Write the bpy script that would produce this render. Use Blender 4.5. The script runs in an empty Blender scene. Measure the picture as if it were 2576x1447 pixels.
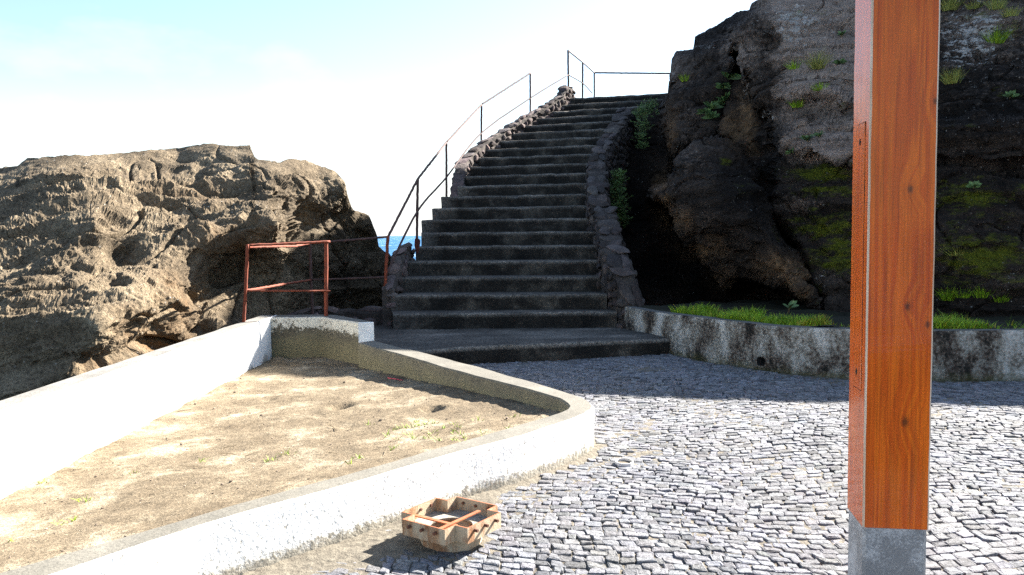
import bpy, bmesh, math, random
import numpy as np
from mathutils import Vector, Matrix, noise as mnoise
from mathutils.bvhtree import BVHTree
from math import radians, sin, cos, pi, atan, tan, atan2, sqrt

random.seed(11)
rng = np.random.default_rng(11)
scene = bpy.context.scene
COL = scene.collection

# ------------------------------------------------------------------ camera, world, sun, exposure
F = 826.4                        # focal length in pixels of a 1024 px wide frame
HC = 1.6                         # eye height
PITCH = atan((287.5 - 234.0) / F)
ROLL = radians(-0.6)
cam_d = bpy.data.cameras.new('camera')
cam = bpy.data.objects.new('camera', cam_d)
COL.objects.link(cam)
cam_d.sensor_width = 36.0
cam_d.lens = 36.0 * F / 1024.0
cam_d.clip_start = 0.05
cam_d.clip_end = 20000
CM = Matrix.Rotation(pi / 2 - PITCH, 3, 'X') @ Matrix.Rotation(ROLL, 3, 'Z')
cam.matrix_world = Matrix.Translation((0, 0, HC)) @ CM.to_4x4()
scene.camera = cam

SUN = Vector((0.665, 0.56, 0.55)).normalized()
SUN_EL = math.asin(SUN.z)
SUN_ROT = atan2(SUN.x, SUN.y)
EXPOSURE = 2.6
world = bpy.data.worlds.new("World")
scene.world = world
world.use_nodes = True
wn, wl = world.node_tree.nodes, world.node_tree.links
wn.clear()
w_out = wn.new('ShaderNodeOutputWorld')
w_bg = wn.new('ShaderNodeBackground')
w_bg.inputs['Strength'].default_value = 0.05
w_sky = wn.new('ShaderNodeTexSky')
w_sky.sky_type = 'NISHITA'
w_sky.sun_disc = False
w_sky.sun_elevation = SUN_EL
w_sky.sun_rotation = SUN_ROT
w_sky.altitude = 0
w_sky.air_density = 1.0
w_sky.dust_density = 0.6
w_sky.ozone_density = 1.0
# a few soft clouds, fixed to directions of the sky
w_tc = wn.new('ShaderNodeTexCoord')
w_map = wn.new('ShaderNodeMapping')
w_map.inputs['Scale'].default_value = (1, 1, 2.2)
w_map.inputs['Location'].default_value = (0.35, 0.1, 0.2)
w_noi = wn.new('ShaderNodeTexNoise')
w_noi.inputs['Scale'].default_value = 2.6
w_noi.inputs['Detail'].default_value = 7
w_noi.inputs['Roughness'].default_value = 0.55
w_ramp = wn.new('ShaderNodeValToRGB')
w_ramp.color_ramp.elements[0].position = 0.52
w_ramp.color_ramp.elements[0].color = (0, 0, 0, 1)
w_ramp.color_ramp.elements[1].position = 0.72
w_ramp.color_ramp.elements[1].color = (0.55, 0.55, 0.55, 1)
w_mix = wn.new('ShaderNodeMixRGB')
w_mix.inputs['Color2'].default_value = (4.6, 4.7, 4.8, 1)
wl.new(w_tc.outputs['Generated'], w_map.inputs['Vector'])
wl.new(w_map.outputs[0], w_noi.inputs['Vector'])
wl.new(w_noi.outputs[0], w_ramp.inputs[0])
wl.new(w_ramp.outputs[0], w_mix.inputs['Fac'])
w_tint = wn.new('ShaderNodeMixRGB'); w_tint.blend_type = 'MULTIPLY'
w_tint.inputs['Fac'].default_value = 1.0
w_tint.inputs['Color2'].default_value = (0.95, 0.975, 0.97, 1)
wl.new(w_sky.outputs[0], w_tint.inputs['Color1'])
wl.new(w_tint.outputs[0], w_mix.inputs['Color1'])
# pale sea haze low over the horizon
w_sep = wn.new('ShaderNodeSeparateXYZ')
wl.new(w_tc.outputs['Generated'], w_sep.inputs[0])
w_mr = wn.new('ShaderNodeMapRange')
w_mr.inputs[1].default_value = -0.02; w_mr.inputs[2].default_value = 0.20; w_mr.inputs[3].default_value = 0.95; w_mr.inputs[4].default_value = 0.0
w_mr.interpolation_type = 'SMOOTHSTEP'
wl.new(w_sep.outputs[2], w_mr.inputs[0])
w_hz = wn.new('ShaderNodeMixRGB')
w_hz.inputs['Color2'].default_value = (4.3, 4.4, 4.5, 1)
wl.new(w_mr.outputs[0], w_hz.inputs['Fac'])
wl.new(w_mix.outputs[0], w_hz.inputs['Color1'])
wl.new(w_hz.outputs[0], w_bg.inputs['Color'])
wl.new(w_bg.outputs[0], w_out.inputs[0])

sun_d = bpy.data.lights.new('sun', 'SUN')
sun_d.energy = 5.0
sun_d.angle = radians(0.5)
sun_d.color = (1.0, 0.95, 0.87)
sun_o = bpy.data.objects.new('sun', sun_d)
COL.objects.link(sun_o)
sun_o.rotation_euler = SUN.to_track_quat('Z', 'Y').to_euler()
sun_o.location = SUN * 60

scene.view_settings.view_transform = 'Standard'
scene.view_settings.look = 'None'
scene.view_settings.gamma = 1.0
scene.view_settings.exposure = EXPOSURE
scene.cycles.max_bounces = 6
scene.cycles.use_adaptive_sampling = True
scene.cycles.use_denoising = False

# ------------------------------------------------------------------ helpers
def ray(u, v):                   # u, v in pixels of the 1024x575 frame
    return CM @ Vector(((u - 512.0) / F, -(v - 287.5) / F, -1.0))

def P(u, v, z=0.0):              # the point of that line of sight on the level z
    d = ray(u, v)
    return Vector((0, 0, HC)) + d * ((z - HC) / d.z)

def D(u, v, y):                  # the point of that line of sight at depth y
    d = ray(u, v)
    return Vector((0, 0, HC)) + d * (y / d.y)

K = 1024.0 / 2576.0
def PZ(u, v, z=0.0): return P(u * K, v * K, z)
def DZ(u, v, y): return D(u * K, v * K, y)

def tag(o, label=None, cat=None, group=None, kind=None):
    if label: o['label'] = label
    if cat: o['category'] = cat
    if group: o['group'] = group
    if kind: o['kind'] = kind
    return o

def empty(name, loc):
    o = bpy.data.objects.new(name, None)
    o.empty_display_size = 0.1
    o.location = loc
    COL.objects.link(o)
    return o

def mesh_obj(name, verts, faces, mats, parent=None, smooth=False, mat_idx=None, attrs=None):
    """verts in world space; linked as ONE mesh object (under parent when given)."""
    me = bpy.data.meshes.new(name)
    verts = np.asarray(verts, dtype=float)
    if parent is not None:
        verts = verts - np.array(parent.location)
    me.from_pydata(verts.tolist(), [], [tuple(int(i) for i in f) for f in faces])
    if not isinstance(mats, (list, tuple)): mats = [mats]
    for m in mats: me.materials.append(m)
    if mat_idx is not None:
        me.polygons.foreach_set('material_index', np.asarray(mat_idx, dtype=np.int32))
    if smooth:
        me.polygons.foreach_set('use_smooth', np.ones(len(me.polygons), dtype=bool))
    if attrs:
        for k, a in attrs.items():
            a = np.asarray(a, dtype=np.float32)
            if a.ndim == 1:
                at = me.attributes.new(k, 'FLOAT', 'POINT'); at.data.foreach_set('value', a)
            else:
                at = me.attributes.new(k, 'FLOAT_COLOR', 'POINT')
                c = np.ones((len(a), 4), dtype=np.float32); c[:, :3] = a
                at.data.foreach_set('color', c.ravel())
    me.validate(); me.update()
    o = bpy.data.objects.new(name, me)
    COL.objects.link(o)
    if parent is not None: o.parent = parent
    return o

class MB:
    """collects shapes into one mesh"""
    def __init__(s): s.v = []; s.f = []; s.m = []; s.c = []
    def add(s, v, f, m=0, c=None):
        b = len(s.v)
        s.v += [tuple(p) for p in v]
        s.f += [tuple(i + b for i in q) for q in f]
        s.m += [m] * len(f)
        s.c += [c if c is not None else (1, 1, 1)] * len(v)
    def build(s, name, mats, parent=None, smooth=False):
        return mesh_obj(name, s.v, s.f, mats, parent, smooth, s.m, {'tint': np.array(s.c)})
    def tube(s, pts, r, n=8, m=0, jit=0.0, caps=True):
        pts = [Vector(p) for p in pts]
        rings = []
        t0 = (pts[1] - pts[0]).normalized()
        a = t0.cross(Vector((0, 0, 1)))
        if a.length < 0.3: a = t0.cross(Vector((1, 0, 0)))
        for i, p in enumerate(pts):
            t = (pts[min(i + 1, len(pts) - 1)] - pts[max(i - 1, 0)]).normalized()
            a = (a - t * a.dot(t)).normalized(); b = t.cross(a)
            rr = r * (1 + random.uniform(-jit, jit))
            rings.append([p + (a * cos(2 * pi * k / n) + b * sin(2 * pi * k / n)) * rr for k in range(n)])
        v = [q for rg in rings for q in rg]
        f = []
        for i in range(len(pts) - 1):
            for k in range(n):
                f.append((i * n + k, i * n + (k + 1) % n, (i + 1) * n + (k + 1) % n, (i + 1) * n + k))
        if caps:
            f.append(tuple(reversed(range(n))))
            f.append(tuple((len(pts) - 1) * n + k for k in range(n)))
        s.add(v, f, m)
    def box(s, lo, hi, m=0):
        x0, y0, z0 = lo; x1, y1, z1 = hi
        v = [(x0, y0, z0), (x1, y0, z0), (x1, y1, z0), (x0, y1, z0), (x0, y0, z1), (x1, y0, z1), (x1, y1, z1), (x0, y1, z1)]
        s.add(v, [(0, 3, 2, 1), (4, 5, 6, 7), (0, 1, 5, 4), (1, 2, 6, 5), (2, 3, 7, 6), (3, 0, 4, 7)], m)

def subdiv_line(pts, step):
    out = []
    for a, b in zip(pts[:-1], pts[1:]):
        a, b = Vector(a), Vector(b)
        n = max(1, int((b - a).length / step))
        out += [a.lerp(b, i / n) for i in range(n)]
    return out + [Vector(pts[-1])]

# gradient noise, vectorised
_perm = rng.permutation(256)
_perm = np.concatenate([_perm, _perm, _perm])
_g = rng.normal(size=(256, 3)); _g /= np.linalg.norm(_g, axis=1)[:, None]
def pnoise(p):
    p = np.asarray(p, dtype=float)
    i = np.floor(p).astype(int); f = p - i; i &= 255
    w = f * f * f * (f * (f * 6 - 15) + 10)
    r = np.zeros(len(p))
    for dx in (0, 1):
        for dy in (0, 1):
            for dz in (0, 1):
                h = _perm[_perm[_perm[i[:, 0] + dx] + i[:, 1] + dy] + i[:, 2] + dz]
                dot = (_g[h] * (f - np.array([dx, dy, dz]))).sum(1)
                r += dot * (w[:, 0] if dx else 1 - w[:, 0]) * (w[:, 1] if dy else 1 - w[:, 1]) * (w[:, 2] if dz else 1 - w[:, 2])
    return r * 1.6
def fbm(p, octv=4, gain=0.5, lac=2.03):
    r = np.zeros(len(p)); a = 1.0; q = np.array(p, dtype=float)
    for _ in range(octv):
        r += a * pnoise(q); a *= gain; q = q * lac + 17.3
    return r
def ridged(p, octv=4, gain=0.5):
    r = np.zeros(len(p)); a = 1.0; q = np.array(p, dtype=float)
    for _ in range(octv):
        r += a * (1 - 2 * np.abs(pnoise(q))); a *= gain; q = q * 2.07 + 9.1
    return r

def facets(p, size, tilt, off, squash=(1, 1, 1), seed=0):
    """broken-rock planes: every cell of a jittered lattice gets its own tilt and offset"""
    q = p * np.array(squash) / size
    b = np.floor(q).astype(int)
    best = np.full(len(q), 1e9); val = np.zeros(len(q))
    r_ = np.random.default_rng(100 + seed); tab = r_.uniform(0, 1, (256, 3)); tg = r_.normal(size=(256, 3)); to = r_.uniform(-1, 1, 256)
    for dx in (-1, 0, 1):
        for dy in (-1, 0, 1):
            for dz in (-1, 0, 1):
                c = b + np.array([dx, dy, dz]); k = c & 255
                h = _perm[_perm[_perm[k[:, 0]] + k[:, 1]] + k[:, 2]]
                ce = c + tab[h]; dv = q - ce; d = (dv * dv).sum(1)
                w = d < best
                best = np.where(w, d, best)
                val = np.where(w, to[h] * off + (dv * tg[h]).sum(1) * size * tilt, val)
    return val
def rbf(ctrl, q):
    c = np.array(ctrl, dtype=float)
    X = c[:, :2] / 100.0; y = c[:, 2]
    n = len(c)
    A = np.zeros((n + 3, n + 3))
    A[:n, :n] = np.linalg.norm(X[:, None] - X[None], axis=2)
    A[:n, n] = 1; A[:n, n + 1:] = X; A[n, :n] = 1; A[n + 1:, :n] = X.T
    s = np.linalg.solve(A, np.concatenate([y, np.zeros(3)]))
    out = np.zeros(len(q))
    for a in range(0, len(q), 20000):
        Q = q[a:a + 20000] / 100.0
        out[a:a + 20000] = np.linalg.norm(Q[:, None] - X[None], axis=2) @ s[:n] + s[n] + Q @ s[n + 1:]
    return out

def inside(poly, x, y):
    poly = np.asarray(poly, dtype=float)
    x = np.asarray(x); y = np.asarray(y)
    r = np.zeros(x.shape, dtype=bool)
    j = len(poly) - 1
    for i in range(len(poly)):
        xi, yi = poly[i]; xj, yj = poly[j]
        c = ((yi > y) != (yj > y)) & (x < (xj - xi) * (y - yi) / (yj - yi + 1e-12) + xi)
        r ^= c; j = i
    return r

# ------------------------------------------------------------------ materials
def new_mat(name):
    m = bpy.data.materials.new(name); m.use_nodes = True
    nt = m.node_tree; nt.nodes.clear()
    out = nt.nodes.new('ShaderNodeOutputMaterial')
    b = nt.nodes.new('ShaderNodeBsdfPrincipled')
    nt.links.new(b.outputs[0], out.inputs[0])
    return m, nt, b
def N(nt, t, **kw):
    n = nt.nodes.new(t)
    for k, v in kw.items():
        if k in n.inputs: n.inputs[k].default_value = v
        else: setattr(n, k, v)
    return n
def L(nt, a, b): nt.links.new(a, b)
def coords(nt, scale=(1, 1, 1)):
    g = nt.nodes.new('ShaderNodeNewGeometry')
    if scale == (1, 1, 1): return g.outputs['Position']
    mp = nt.nodes.new('ShaderNodeMapping'); mp.inputs['Scale'].default_value = scale
    L(nt, g.outputs['Position'], mp.inputs['Vector'])
    return mp.outputs[0]
def noise_n(nt, co, scale, detail=6, rough=0.6, dist=0.0):
    n = N(nt, 'ShaderNodeTexNoise'); n.inputs['Scale'].default_value = scale
    n.inputs['Detail'].default_value = detail; n.inputs['Roughness'].default_value = rough
    n.inputs['Distortion'].default_value = dist
    L(nt, co, n.inputs['Vector']); return n.outputs[0]
def ramp(nt, fac, stops):
    r = N(nt, 'ShaderNodeValToRGB'); e = r.color_ramp.elements
    while len(e) < len(stops): e.new(0.5)
    for i, (p, c) in enumerate(stops):
        e[i].position = p
        e[i].color = (c, c, c, 1) if isinstance(c, (int, float)) else (*c, 1)
    L(nt, fac, r.inputs[0]); return r.outputs[0]
def mix(nt, fac, a, b, mode='MIX'):
    m = N(nt, 'ShaderNodeMixRGB'); m.blend_type = mode
    for s, x in ((m.inputs[0], fac), (m.inputs[1], a), (m.inputs[2], b)):
        if isinstance(x, (int, float)): s.default_value = x
        elif isinstance(x, tuple): s.default_value = (*x, 1)
        else: L(nt, x, s)
    return m.outputs[0]
def math_n(nt, op, a, b=0.0):
    m = N(nt, 'ShaderNodeMath'); m.operation = op
    for s, x in ((m.inputs[0], a), (m.inputs[1], b)):
        if isinstance(x, (int, float)): s.default_value = x
        else: L(nt, x, s)
    return m.outputs[0]
def attr(nt, name, col=False):
    a = N(nt, 'ShaderNodeAttribute'); a.attribute_name = name
    return a.outputs['Color'] if col else a.outputs['Fac']
def bump(nt, b, h, strength, dist, chain=None):
    n = N(nt, 'ShaderNodeBump'); n.inputs['Strength'].default_value = strength; n.inputs['Distance'].default_value = dist
    L(nt, h, n.inputs['Height'])
    if chain is not None: L(nt, chain, n.inputs['Normal'])
    L(nt, n.outputs[0], b.inputs['Normal']); return n.outputs[0]
def sep_z(nt):
    g = N(nt, 'ShaderNodeNewGeometry'); s = N(nt, 'ShaderNodeSeparateXYZ'); L(nt, g.outputs['Position'], s.inputs[0]); return s.outputs[2]

def rock_mat(name, dark, mid, light, speck=0.5, lichen_col=(0.42, 0.40, 0.36), moss_col=(0.10, 0.13, 0.012), ochre=(0.20, 0.11, 0.05), coarse=1.0, pale=None, strata=False):
    m, nt, b = new_mat(name)
    co = coords(nt)
    n1 = noise_n(nt, co, 0.9 * coarse, 8, 0.62, 0.4)
    n2 = noise_n(nt, co, 9.0, 8, 0.7)
    n3 = noise_n(nt, co, 48.0, 3, 0.6)
    base = ramp(nt, n1, [(0.30, dark), (0.52, mid), (0.72, light)])
    base = mix(nt, 0.75, base, ramp(nt, n2, [(0.30, 0.45), (0.55, 1.0), (0.75, 1.35)]), 'MULTIPLY')
    base = mix(nt, 0.6, base, ramp(nt, n3, [(0.30, 0.35), (0.5, 1.0), (0.7, 1.4)]), 'MULTIPLY')
    sn = None
    if strata:                       # dark bands along the bedding
        sn = ramp(nt, noise_n(nt, coords(nt, (0.30, 0.30, 3.2)), 1.6, 7, 0.7, 0.6), [(0.36, 0.22), (0.52, 1.0), (0.68, 1.25)])
        base = mix(nt, 0.7, base, sn, 'MULTIPLY')
    n5 = noise_n(nt, co, 21.0, 5, 0.75)
    base = mix(nt, 0.75, base, ramp(nt, n5, [(0.34, 0.30), (0.48, 0.95), (0.62, 1.30), (0.72, 1.9)]), 'MULTIPLY')
    base = mix(nt, 1.0, base, ramp(nt, attr(nt, 'dark'), [(0.0, 1.0), (1.0, 0.25)]), 'MULTIPLY')  # darkens by mask: black crust and painted shade
    oc = math_n(nt, 'MULTIPLY', attr(nt, 'ochre'), ramp(nt, n2, [(0.35, 0.25), (0.6, 1.0)]))
    base = mix(nt, oc, base, ochre)
    # white inclusions
    vo = N(nt, 'ShaderNodeTexVoronoi'); vo.inputs['Scale'].default_value = 13.0; L(nt, co, vo.inputs['Vector'])
    sp = ramp(nt, vo.outputs['Distance'], [(0.10, 1.0), (0.17, 0.0)])
    sp = math_n(nt, 'MULTIPLY', sp, ramp(nt, noise_n(nt, co, 3.1, 3), [(0.5, 0.0), (0.62, speck)]))
    base = mix(nt, sp, base, (0.50, 0.47, 0.42))
    # lichen crust and moss, where the rock carries them
    if pale is not None:             # greyer, paler zone of the rock
        pz = math_n(nt, 'ADD', attr(nt, 'pale'), math_n(nt, 'MULTIPLY', math_n(nt, 'SUBTRACT', n2, 0.5), 1.1))
        base = mix(nt, ramp(nt, pz, [(0.15, 0.0), (0.75, 0.95)]), base, mix(nt, 1.0, mix(nt, 0.9, pale, ramp(nt, n3, [(0.30, 0.35), (0.5, 1.0), (0.7, 1.6)]), 'MULTIPLY'), mix(nt, 0.55, (1.0, 1.0, 1.0), sn), 'MULTIPLY'))
    li = math_n(nt, 'ADD', attr(nt, 'lichen'), math_n(nt, 'MULTIPLY', math_n(nt, 'SUBTRACT', noise_n(nt, coords(nt, (1, 1, 1.7)), 7.0, 10, 0.75), 0.5), 2.2))
    base = mix(nt, ramp(nt, li, [(0.56, 0.0), (0.66, 0.85)]), base, lichen_col)
    mo = math_n(nt, 'ADD', attr(nt, 'moss'), math_n(nt, 'MULTIPLY', math_n(nt, 'SUBTRACT', noise_n(nt, coords(nt, (0.8, 0.8, 2.2)), 4.0, 10, 0.75), 0.5), 2.4))
    base = mix(nt, ramp(nt, mo, [(0.40, 0.0), (0.78, 0.9)]), base, mix(nt, n3, (0.016, 0.022, 0.003), moss_col))
    L(nt, base, b.inputs['Base Color'])
    b.inputs['Roughness'].default_value = 0.95
    b.inputs['Specular IOR Level'].default_value = 0.15
    c = bump(nt, b, n2, 0.75, 0.10)
    c = bump(nt, b, n5, 0.8, 0.045, c)
    c = bump(nt, b, n3, 0.8, 0.022, c)
    vo2 = N(nt, 'ShaderNodeTexVoronoi'); vo2.inputs['Scale'].default_value = 7.5; L(nt, co, vo2.inputs['Vector'])
    bump(nt, b, ramp(nt, vo2.outputs['Distance'], [(0.0, 0.0), (0.35, 1.0)]), 0.35, 0.04, c)
    return m

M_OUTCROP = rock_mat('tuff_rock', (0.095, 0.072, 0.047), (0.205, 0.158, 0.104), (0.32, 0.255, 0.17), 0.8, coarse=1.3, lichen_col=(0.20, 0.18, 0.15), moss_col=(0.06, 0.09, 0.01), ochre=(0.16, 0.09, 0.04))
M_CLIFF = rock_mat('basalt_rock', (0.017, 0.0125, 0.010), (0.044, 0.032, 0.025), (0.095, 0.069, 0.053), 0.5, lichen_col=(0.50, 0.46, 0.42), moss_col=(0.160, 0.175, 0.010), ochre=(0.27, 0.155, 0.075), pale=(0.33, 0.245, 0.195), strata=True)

def stone_mat(name, dark, light, mortar=None):
    m, nt, b = new_mat(name)
    co = coords(nt)
    n1 = noise_n(nt, co, 5, 6, 0.65); n2 = noise_n(nt, co, 40, 4, 0.65)
    base = ramp(nt, n1, [(0.3, dark), (0.7, light)])
    base = mix(nt, 0.6, base, ramp(nt, n2, [(0.3, 0.4), (0.5, 1.0), (0.7, 1.4)]), 'MULTIPLY')
    base = mix(nt, 1.0, base, attr(nt, 'tint', True), 'MULTIPLY')
    L(nt, base, b.inputs['Base Color']); b.inputs['Roughness'].default_value = 0.95
    b.inputs['Specular IOR Level'].default_value = 0.2
    c = bump(nt, b, n1, 0.5, 0.05); bump(nt, b, n2, 0.6, 0.012, c)
    return m
M_RUBBLE = stone_mat('rubble_stone', (0.030, 0.026, 0.025), (0.085, 0.073, 0.068))

def step_mat():
    m, nt, b = new_mat('blackened_concrete')
    co = coords(nt)
    n1 = noise_n(nt, co, 2.3, 7, 0.65, 0.3); n2 = noise_n(nt, co, 30, 5, 0.7); n3 = noise_n(nt, co, 90, 2, 0.6)
    base = ramp(nt, n1, [(0.32, (0.006, 0.0055, 0.005)), (0.52, (0.019, 0.017, 0.0145)), (0.68, (0.075, 0.066, 0.054))])
    base = mix(nt, 0.7, base, ramp(nt, n2, [(0.3, 0.35), (0.5, 1.0), (0.72, 1.8)]), 'MULTIPLY')
    base = mix(nt, ramp(nt, n3, [(0.66, 0.0), (0.72, 0.55)]), base, (0.16, 0.15, 0.135))
    base = mix(nt, math_n(nt, 'MULTIPLY', attr(nt, 'wear_tone'), ramp(nt, n2, [(0.35, 0.15), (0.6, 1.0)])), base, (0.23, 0.21, 0.185))
    L(nt, base, b.inputs['Base Color']); b.inputs['Roughness'].default_value = 0.9
    b.inputs['Specular IOR Level'].default_value = 0.2
    c = bump(nt, b, n2, 0.5, 0.02); bump(nt, b, n3, 0.5, 0.006, c)
    return m
M_STEP = step_mat()

def plaster_mat():
    m, nt, b = new_mat('white_plaster')
    co = coords(nt)
    n1 = noise_n(nt, co, 38, 4, 0.6); n2 = noise_n(nt, co, 2.2, 6, 0.6)
    zz = sep_z(nt)
    base = mix(nt, ramp(nt, n1, [(0.32, 0.75), (0.40, 0.0)]), (0.80, 0.79, 0.76), (0.22, 0.19, 0.14))
    grime = math_n(nt, 'ADD', ramp(nt, zz, [(0.0, 0.55), (0.10, 0.0)]), math_n(nt, 'MULTIPLY', n1, 0.9))
    base = mix(nt, ramp(nt, grime, [(0.56, 0.0), (0.80, 0.85)]), base, (0.20, 0.17, 0.115))
    base = mix(nt, ramp(nt, n2, [(0.52, 0.0), (0.75, 0.35)]), base, (0.45, 0.41, 0.33))
    base = mix(nt, math_n(nt, 'MULTIPLY', attr(nt, 'grime'), ramp(nt, n1, [(0.44, 0.0), (0.56, 1.0)])), base, (0.15, 0.145, 0.11))
    L(nt, base, b.inputs['Base Color']); b.inputs['Roughness'].default_value = 0.9
    bump(nt, b, n1, 0.5, 0.015)
    return m
M_PLASTER = plaster_mat()

def paint_mat():
    m, nt, b = new_mat('white_wall_paint')
    co = coords(nt)
    n1 = noise_n(nt, co, 1.4, 6, 0.6); n2 = noise_n(nt, co, 22, 4, 0.6); zz = sep_z(nt)
    wear_tone = math_n(nt, 'ADD', ramp(nt, zz, [(0.0, 0.30), (0.28, 0.0)]), n1)
    base = mix(nt, ramp(nt, wear_tone, [(0.70, 0.0), (0.78, 0.85)]), (0.82, 0.82, 0.80), (0.30, 0.275, 0.22))
    L(nt, base, b.inputs['Base Color']); b.inputs['Roughness'].default_value = 0.7
    bump(nt, b, n2, 0.25, 0.01)
    return m
M_PAINT = paint_mat()

def conc_mat(name, c0, c1, stain=(0.12, 0.105, 0.04), moss=0.0, pale=0.0, ztop=0.5):
    m, nt, b = new_mat(name)
    co = coords(nt)
    n1 = noise_n(nt, co, 3.0, 7, 0.65); n2 = noise_n(nt, co, 70, 3, 0.6); n3 = noise_n(nt, co, 26, 6, 0.7)
    base = ramp(nt, n1, [(0.3, c0), (0.7, c1)])
    base = mix(nt, 0.6, base, ramp(nt, n2, [(0.3, 0.55), (0.5, 1.0), (0.7, 1.3)]), 'MULTIPLY')
    zz = sep_z(nt)
    if moss > 0:
        f = math_n(nt, 'ADD', ramp(nt, zz, [(0.0, 0.55), (0.32, 0.0)]), math_n(nt, 'MULTIPLY', n1, 0.8))
        base = mix(nt, ramp(nt, f, [(0.40, 0.0), (0.72, moss)]), base, mix(nt, n3, (0.150, 0.126, 0.070), (0.200, 0.175, 0.098)))
    if pale > 0:                     # flaking whitewash that clings to the upper half
        mr = N(nt, 'ShaderNodeMapRange'); L(nt, zz, mr.inputs[0])
        mr.inputs[1].default_value = ztop - 0.34; mr.inputs[2].default_value = ztop - 0.12; mr.inputs[3].default_value = 0.0; mr.inputs[4].default_value = 0.42
        f = math_n(nt, 'ADD', mr.outputs[0], math_n(nt, 'MULTIPLY', n3, 0.75))
        f = math_n(nt, 'ADD', f, math_n(nt, 'MULTIPLY', n1, 0.35))
        base = mix(nt, ramp(nt, f, [(0.86, 0.0), (0.92, pale)]), base, (0.60, 0.57, 0.48))
    L(nt, base, b.inputs['Base Color']); b.inputs['Roughness'].default_value = 0.92
    b.inputs['Specular IOR Level'].default_value = 0.25
    c = bump(nt, b, n3, 0.4, 0.015); bump(nt, b, n2, 0.4, 0.005, c)
    return m
M_COPING = conc_mat('grey_coping', (0.105, 0.098, 0.082), (0.175, 0.162, 0.135))
M_COPING_WHITE = conc_mat('worn_white_coping', (0.14, 0.132, 0.118), (0.24, 0.23, 0.21))
M_INNER = conc_mat('mossy_concrete', (0.11, 0.096, 0.068), (0.19, 0.168, 0.125), moss=0.85)
M_FLAKE = conc_mat('flaking_concrete', (0.075, 0.064, 0.045), (0.13, 0.115, 0.08), moss=0.85, pale=0.9, ztop=0.55)

def retaining_mat():
    m, nt, b = new_mat('stained_roughcast')
    co = coords(nt)
    cs = coords(nt, (1, 1, 0.55))
    n1 = noise_n(nt, cs, 2.6, 6, 0.6, 0.3); n2 = noise_n(nt, co, 30, 5, 0.7); n3 = noise_n(nt, co, 9, 5, 0.6)
    f = math_n(nt, 'ADD', math_n(nt, 'MULTIPLY', n1, 1.0), math_n(nt, 'MULTIPLY', n2, 0.55))
    base = ramp(nt, f, [(0.645, (0.014, 0.014, 0.012)), (0.72, (0.070, 0.054, 0.043)), (0.82, (0.20, 0.188, 0.16)), (0.93, (0.40, 0.39, 0.36))])
    base = mix(nt, ramp(nt, n3, [(0.55, 0.0), (0.7, 0.4)]), base, (0.085, 0.070, 0.048))
    zz = sep_z(nt)
    gf = math_n(nt, 'ADD', ramp(nt, zz, [(0.0, 0.5), (0.16, 0.0)]), math_n(nt, 'MULTIPLY', n3, 0.7))
    base = mix(nt, ramp(nt, gf, [(0.55, 0.0), (0.85, 0.6)]), base, (0.055, 0.055, 0.018))
    L(nt, base, b.inputs['Base Color']); b.inputs['Roughness'].default_value = 0.95
    b.inputs['Specular IOR Level'].default_value = 0.2
    bump(nt, b, n2, 0.8, 0.02)
    return m
M_RETAIN = retaining_mat()

def cobble_mat():
    m, nt, b = new_mat('basalt_cobbles')
    co = coords(nt)
    n1 = noise_n(nt, co, 55, 5, 0.7); n2 = noise_n(nt, co, 0.7, 5, 0.6)
    base = mix(nt, 1.0, attr(nt, 'tint', True), ramp(nt, n1, [(0.28, 0.25), (0.5, 0.95), (0.7, 1.6)]), 'MULTIPLY')
    base = mix(nt, ramp(nt, n2, [(0.45, 0.0), (0.7, 0.35)]), base, (0.13, 0.12, 0.10))
    L(nt, base, b.inputs['Base Color']); b.inputs['Roughness'].default_value = 0.85
    b.inputs['Specular IOR Level'].default_value = 0.2
    bump(nt, b, n1, 0.8, 0.014)
    return m
M_COBBLE = cobble_mat()

def simple_noise_mat(name, c0, c1, scale, rough=0.9, bstr=0.4, bdist=0.02, detail=6):
    m, nt, b = new_mat(name)
    co = coords(nt); n = noise_n(nt, co, scale, detail, 0.65)
    L(nt, ramp(nt, n, [(0.3, c0), (0.7, c1)]), b.inputs['Base Color'])
    b.inputs['Roughness'].default_value = rough; b.inputs['Specular IOR Level'].default_value = 0.25
    bump(nt, b, n, bstr, bdist); return m
M_JOINT = simple_noise_mat('sand_joint', (0.075, 0.064, 0.050), (0.19, 0.168, 0.130), 22, 0.95, 0.8, 0.03, 9)
M_TERRAIN = simple_noise_mat('dark_ground', (0.015, 0.013, 0.011), (0.04, 0.034, 0.028), 2.0)
M_BED = simple_noise_mat('bed_earth', (0.005, 0.005, 0.002), (0.018, 0.018, 0.006), 9)

def soil_mat():
    m, nt, b = new_mat('dry_earth')
    co = coords(nt); cs = coords(nt, (1.0, 1.0, 1))
    n1 = noise_n(nt, cs, 2.1, 8, 0.7, 0.3); n2 = noise_n(nt, co, 16, 8, 0.72); n3 = noise_n(nt, co, 85, 3, 0.65)
    base = ramp(nt, n1, [(0.34, (0.118, 0.091, 0.060)), (0.52, (0.175, 0.139, 0.094)), (0.66, (0.31, 0.262, 0.19))])
    base = mix(nt, 0.75, base, ramp(nt, n2, [(0.3, 0.45), (0.5, 0.95), (0.7, 1.35)]), 'MULTIPLY')
    base = mix(nt, 0.7, base, ramp(nt, n3, [(0.3, 0.3), (0.5, 1.0), (0.7, 1.9)]), 'MULTIPLY')
    L(nt, base, b.inputs['Base Color']); b.inputs['Roughness'].default_value = 0.97
    b.inputs['Specular IOR Level'].default_value = 0.1
    c = bump(nt, b, n2, 0.6, 0.03); bump(nt, b, n3, 0.7, 0.008, c)
    return m
M_SOIL = soil_mat()

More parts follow.
